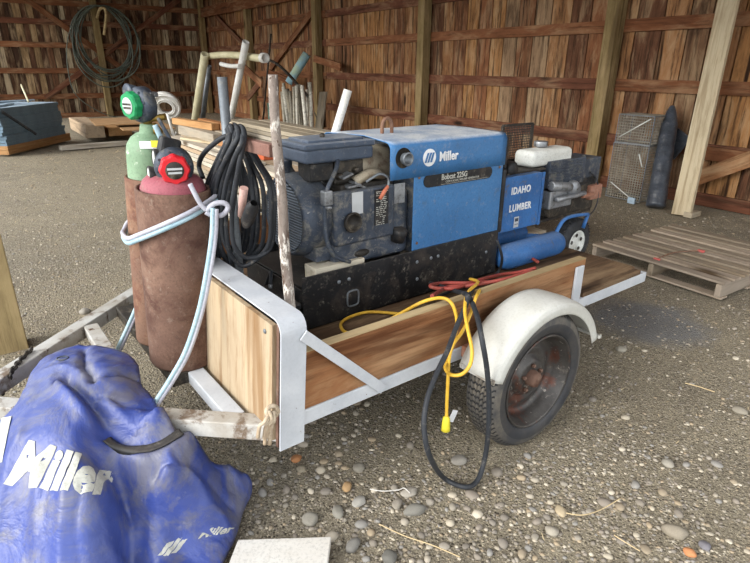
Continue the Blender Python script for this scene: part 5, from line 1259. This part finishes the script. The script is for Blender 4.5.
while cnt < 278:
    tries += 1
    u = rs.uniform(-5, 755); v = 300+275*rs.random()**.7
    if u < 255 and v > 330 and rs.random() < .9: continue
    p = G(u, v)
    dense = noise.noise(Vector((p.x*1.6, p.y*1.6, 7)))
    if rs.random() > .55+dense*.9: continue
    if u > 540 and rs.random() < .45: continue
    r = rs.choice((.010, .012, .014, .016, .019, .024))*rs.uniform(.85, 1.1)
    if blocked(p.x, p.y) or any((p.x-a)**2+(p.y-b)**2 < (r+c)**2*.9 for a, b, c in used_pts): continue
    used_pts.append((p.x, p.y, r))
    o = bpy.data.objects.new('pebble', SM[cnt % 8]); place(o, Matrix.Translation((p.x, p.y, gh(p.x, p.y)+r*.16)) @ Matrix.Rotation(rs.uniform(0, 6.3), 4, 'Z') @ Matrix.Scale(r, 4))
    pebs.append((u, v, o)); cnt += 1
LMK = [(u, v, l.split(' left of')[0].split(' right of')[0].split(' at ')[0].split(' near ')[0].split(' touching')[0].split(' under')[0].split(' in ')[0].split(' behind')[0].split(' below')[0]) for u, v, r, c, l in named]
LMK += [(505, 452, 'foot of the trailer tyre'), (275, 440, 'foot of the white corner post'), (722, 295, 'near corner of the pallet'), (250, 487, 'right tip of the blue cover'), (465, 487, 'bottom of the black cable loop'), (640, 312, 'grey dust patch behind the trailer'),
        (430, 551, 'long straight straw'), (600, 510, 'curved dry stalk'), (700, 388, 'pale straw below the pallet'), (560, 400, 'rear of the trailer tyre'), (10, 338, 'foot of the barn post'), (745, 480, 'right edge of the photo'), (500, 560, 'bottom edge at the middle'), (600, 440, 'open gravel behind the tyre'), (385, 400, 'white rail midway')]
ORD = ['', 'second ', 'third ', 'fourth ', 'fifth ', 'sixth ', 'seventh ', 'eighth ', 'ninth ', 'tenth ', 'eleventh ', 'twelfth ', 'thirteenth ', 'fourteenth ', 'fifteenth ', 'sixteenth ', 'seventeenth ', 'eighteenth ']
bk = {}
for u, v, o in pebs:
    l = min(LMK, key=lambda q: (q[0]-u)**2+(q[1]-v)**2); dx, dy = u-l[0], v-l[1]
    d_ = ('right of' if dx > 0 else 'left of') if abs(dx) > abs(dy) else ('in front of' if dy > 0 else 'behind')
    bk.setdefault((l[2], d_), []).append((dx*dx+dy*dy, o.name, o))
for (l, d_), L_ in bk.items():
    for k, (_, _, o) in enumerate(sorted(L_, key=lambda q: q[:2])):
        tag(o, '%sclosest rounded pebble %s the %s' % (ORD[min(k, 17)], d_, l), 'pebble', 'loose river pebbles on the ground')
# the rest of the gravel, uncountable
def scatter(name, count, rmin, rmax, m, label, ylo, yhi, flat, kind, dens, xpow=1.0):
    rs = np.random.default_rng(len(name)); ico = bmesh.new(); bmesh.ops.create_icosphere(ico, subdivisions=1, radius=1)
    iv = np.array([v.co[:] for v in ico.verts]); ifc = np.array([[v.index for v in f.verts] for f in ico.faces]); ico.free()
    V_, F_ = [], []; n = 0; tr_ = 0
    while n < count and tr_ < count*12:
        tr_ += 1
        f = rs.random(); y = ylo*(yhi/ylo)**f; hwid = (y*c_+CH*s_)*.72; x = rs.uniform(-hwid, hwid)
        if rs.random() > dens(x, y) or blocked(x, y): continue
        r = rmin*(rmax/rmin)**(rs.random()**2.0)*(1+.10*max(0, y-2.5))
        if flat: r *= 1+.12*max(0, y-2.5); L_ = np.array([r*rs.uniform(1.5, 5), r*.35, r*.18])
        else: L_ = np.array([r*rs.uniform(.8, 1.3), r*rs.uniform(.65, 1), r*rs.uniform(.45, .75)])
        q = iv*L_*(1+rs.uniform(-.12, .12, iv.shape)); a = rs.uniform(0, 6.28); ti = rs.normal(0, .25)
        Rz = np.array([[math.cos(a), -math.sin(a), 0], [math.sin(a), math.cos(a), 0], [0, 0, 1]]); Ry = np.array([[math.cos(ti), 0, math.sin(ti)], [0, 1, 0], [-math.sin(ti), 0, math.cos(ti)]])
        q = q @ (Rz @ Ry).T + np.array([x, y, gh(x, y)-.003+L_[2]*.3]); V_.append(q); F_.append(ifc+n*len(iv)); n += 1
    V_ = np.vstack(V_); F_ = np.vstack(F_); me = bpy.data.meshes.new(name)
    me.vertices.add(len(V_)); me.vertices.foreach_set('co', V_.ravel()); me.loops.add(F_.size); me.loops.foreach_set('vertex_index', F_.ravel().astype('i'))
    me.polygons.add(len(F_)); me.polygons.foreach_set('loop_start', np.arange(0, F_.size, 3, dtype='i')); me.update(); me.validate()
    me.polygons.foreach_set('use_smooth', [not flat]*len(F_)); me.materials.append(m)
    o = bpy.data.objects.new(name, me); place(o, Matrix.Identity(4)); return tag(o, label, kind, None, 'stuff')
scatter('gravel', 30000, .003, .012, M['stone'], 'mixed small grey and tan gravel covering the barn floor', 1.15, 7.5, False, 'gravel', lambda x, y: .6+.8*noise.noise(Vector((x*1.4, y*1.4, 7))) if x < 1.2 else .42)
scatter('wood_chips', 17000, .003, .008, M['chips'], 'scattered dry chips and straw bits on the dirt floor', 1.4, 11, True, 'wood chips', lambda x, y: .12 if y < 2.0 else (.95 if x > .5 else .7))
# dry stalks
def stalk(P_, r, label, m='strawm'):
    tag(MB().tube(spline([G(u, v, .02) for u, v in P_], 6), r, 6).build('dry_stalk', M[m], None), label, 'stalk')
stalk([(370, 489), (382, 491), (398, 490), (404, 488), (410, 493)], .0022, 'white twig lying on the stones in the foreground centre', 'white_board')
stalk([(379, 524), (405, 536), (432, 545), (460, 557)], .0022, 'long straight dry straw pointing to the bottom edge')
stalk([(566, 513), (582, 515), (600, 510), (621, 498)], .0022, 'curved dry stalk beside the tan stone at right')
stalk([(614, 535), (625, 542), (640, 551)], .002, 'short dry stalk at the bottom right')
stalk([(685, 383), (700, 387), (715, 392)], .003, 'pale straw below the pallet')
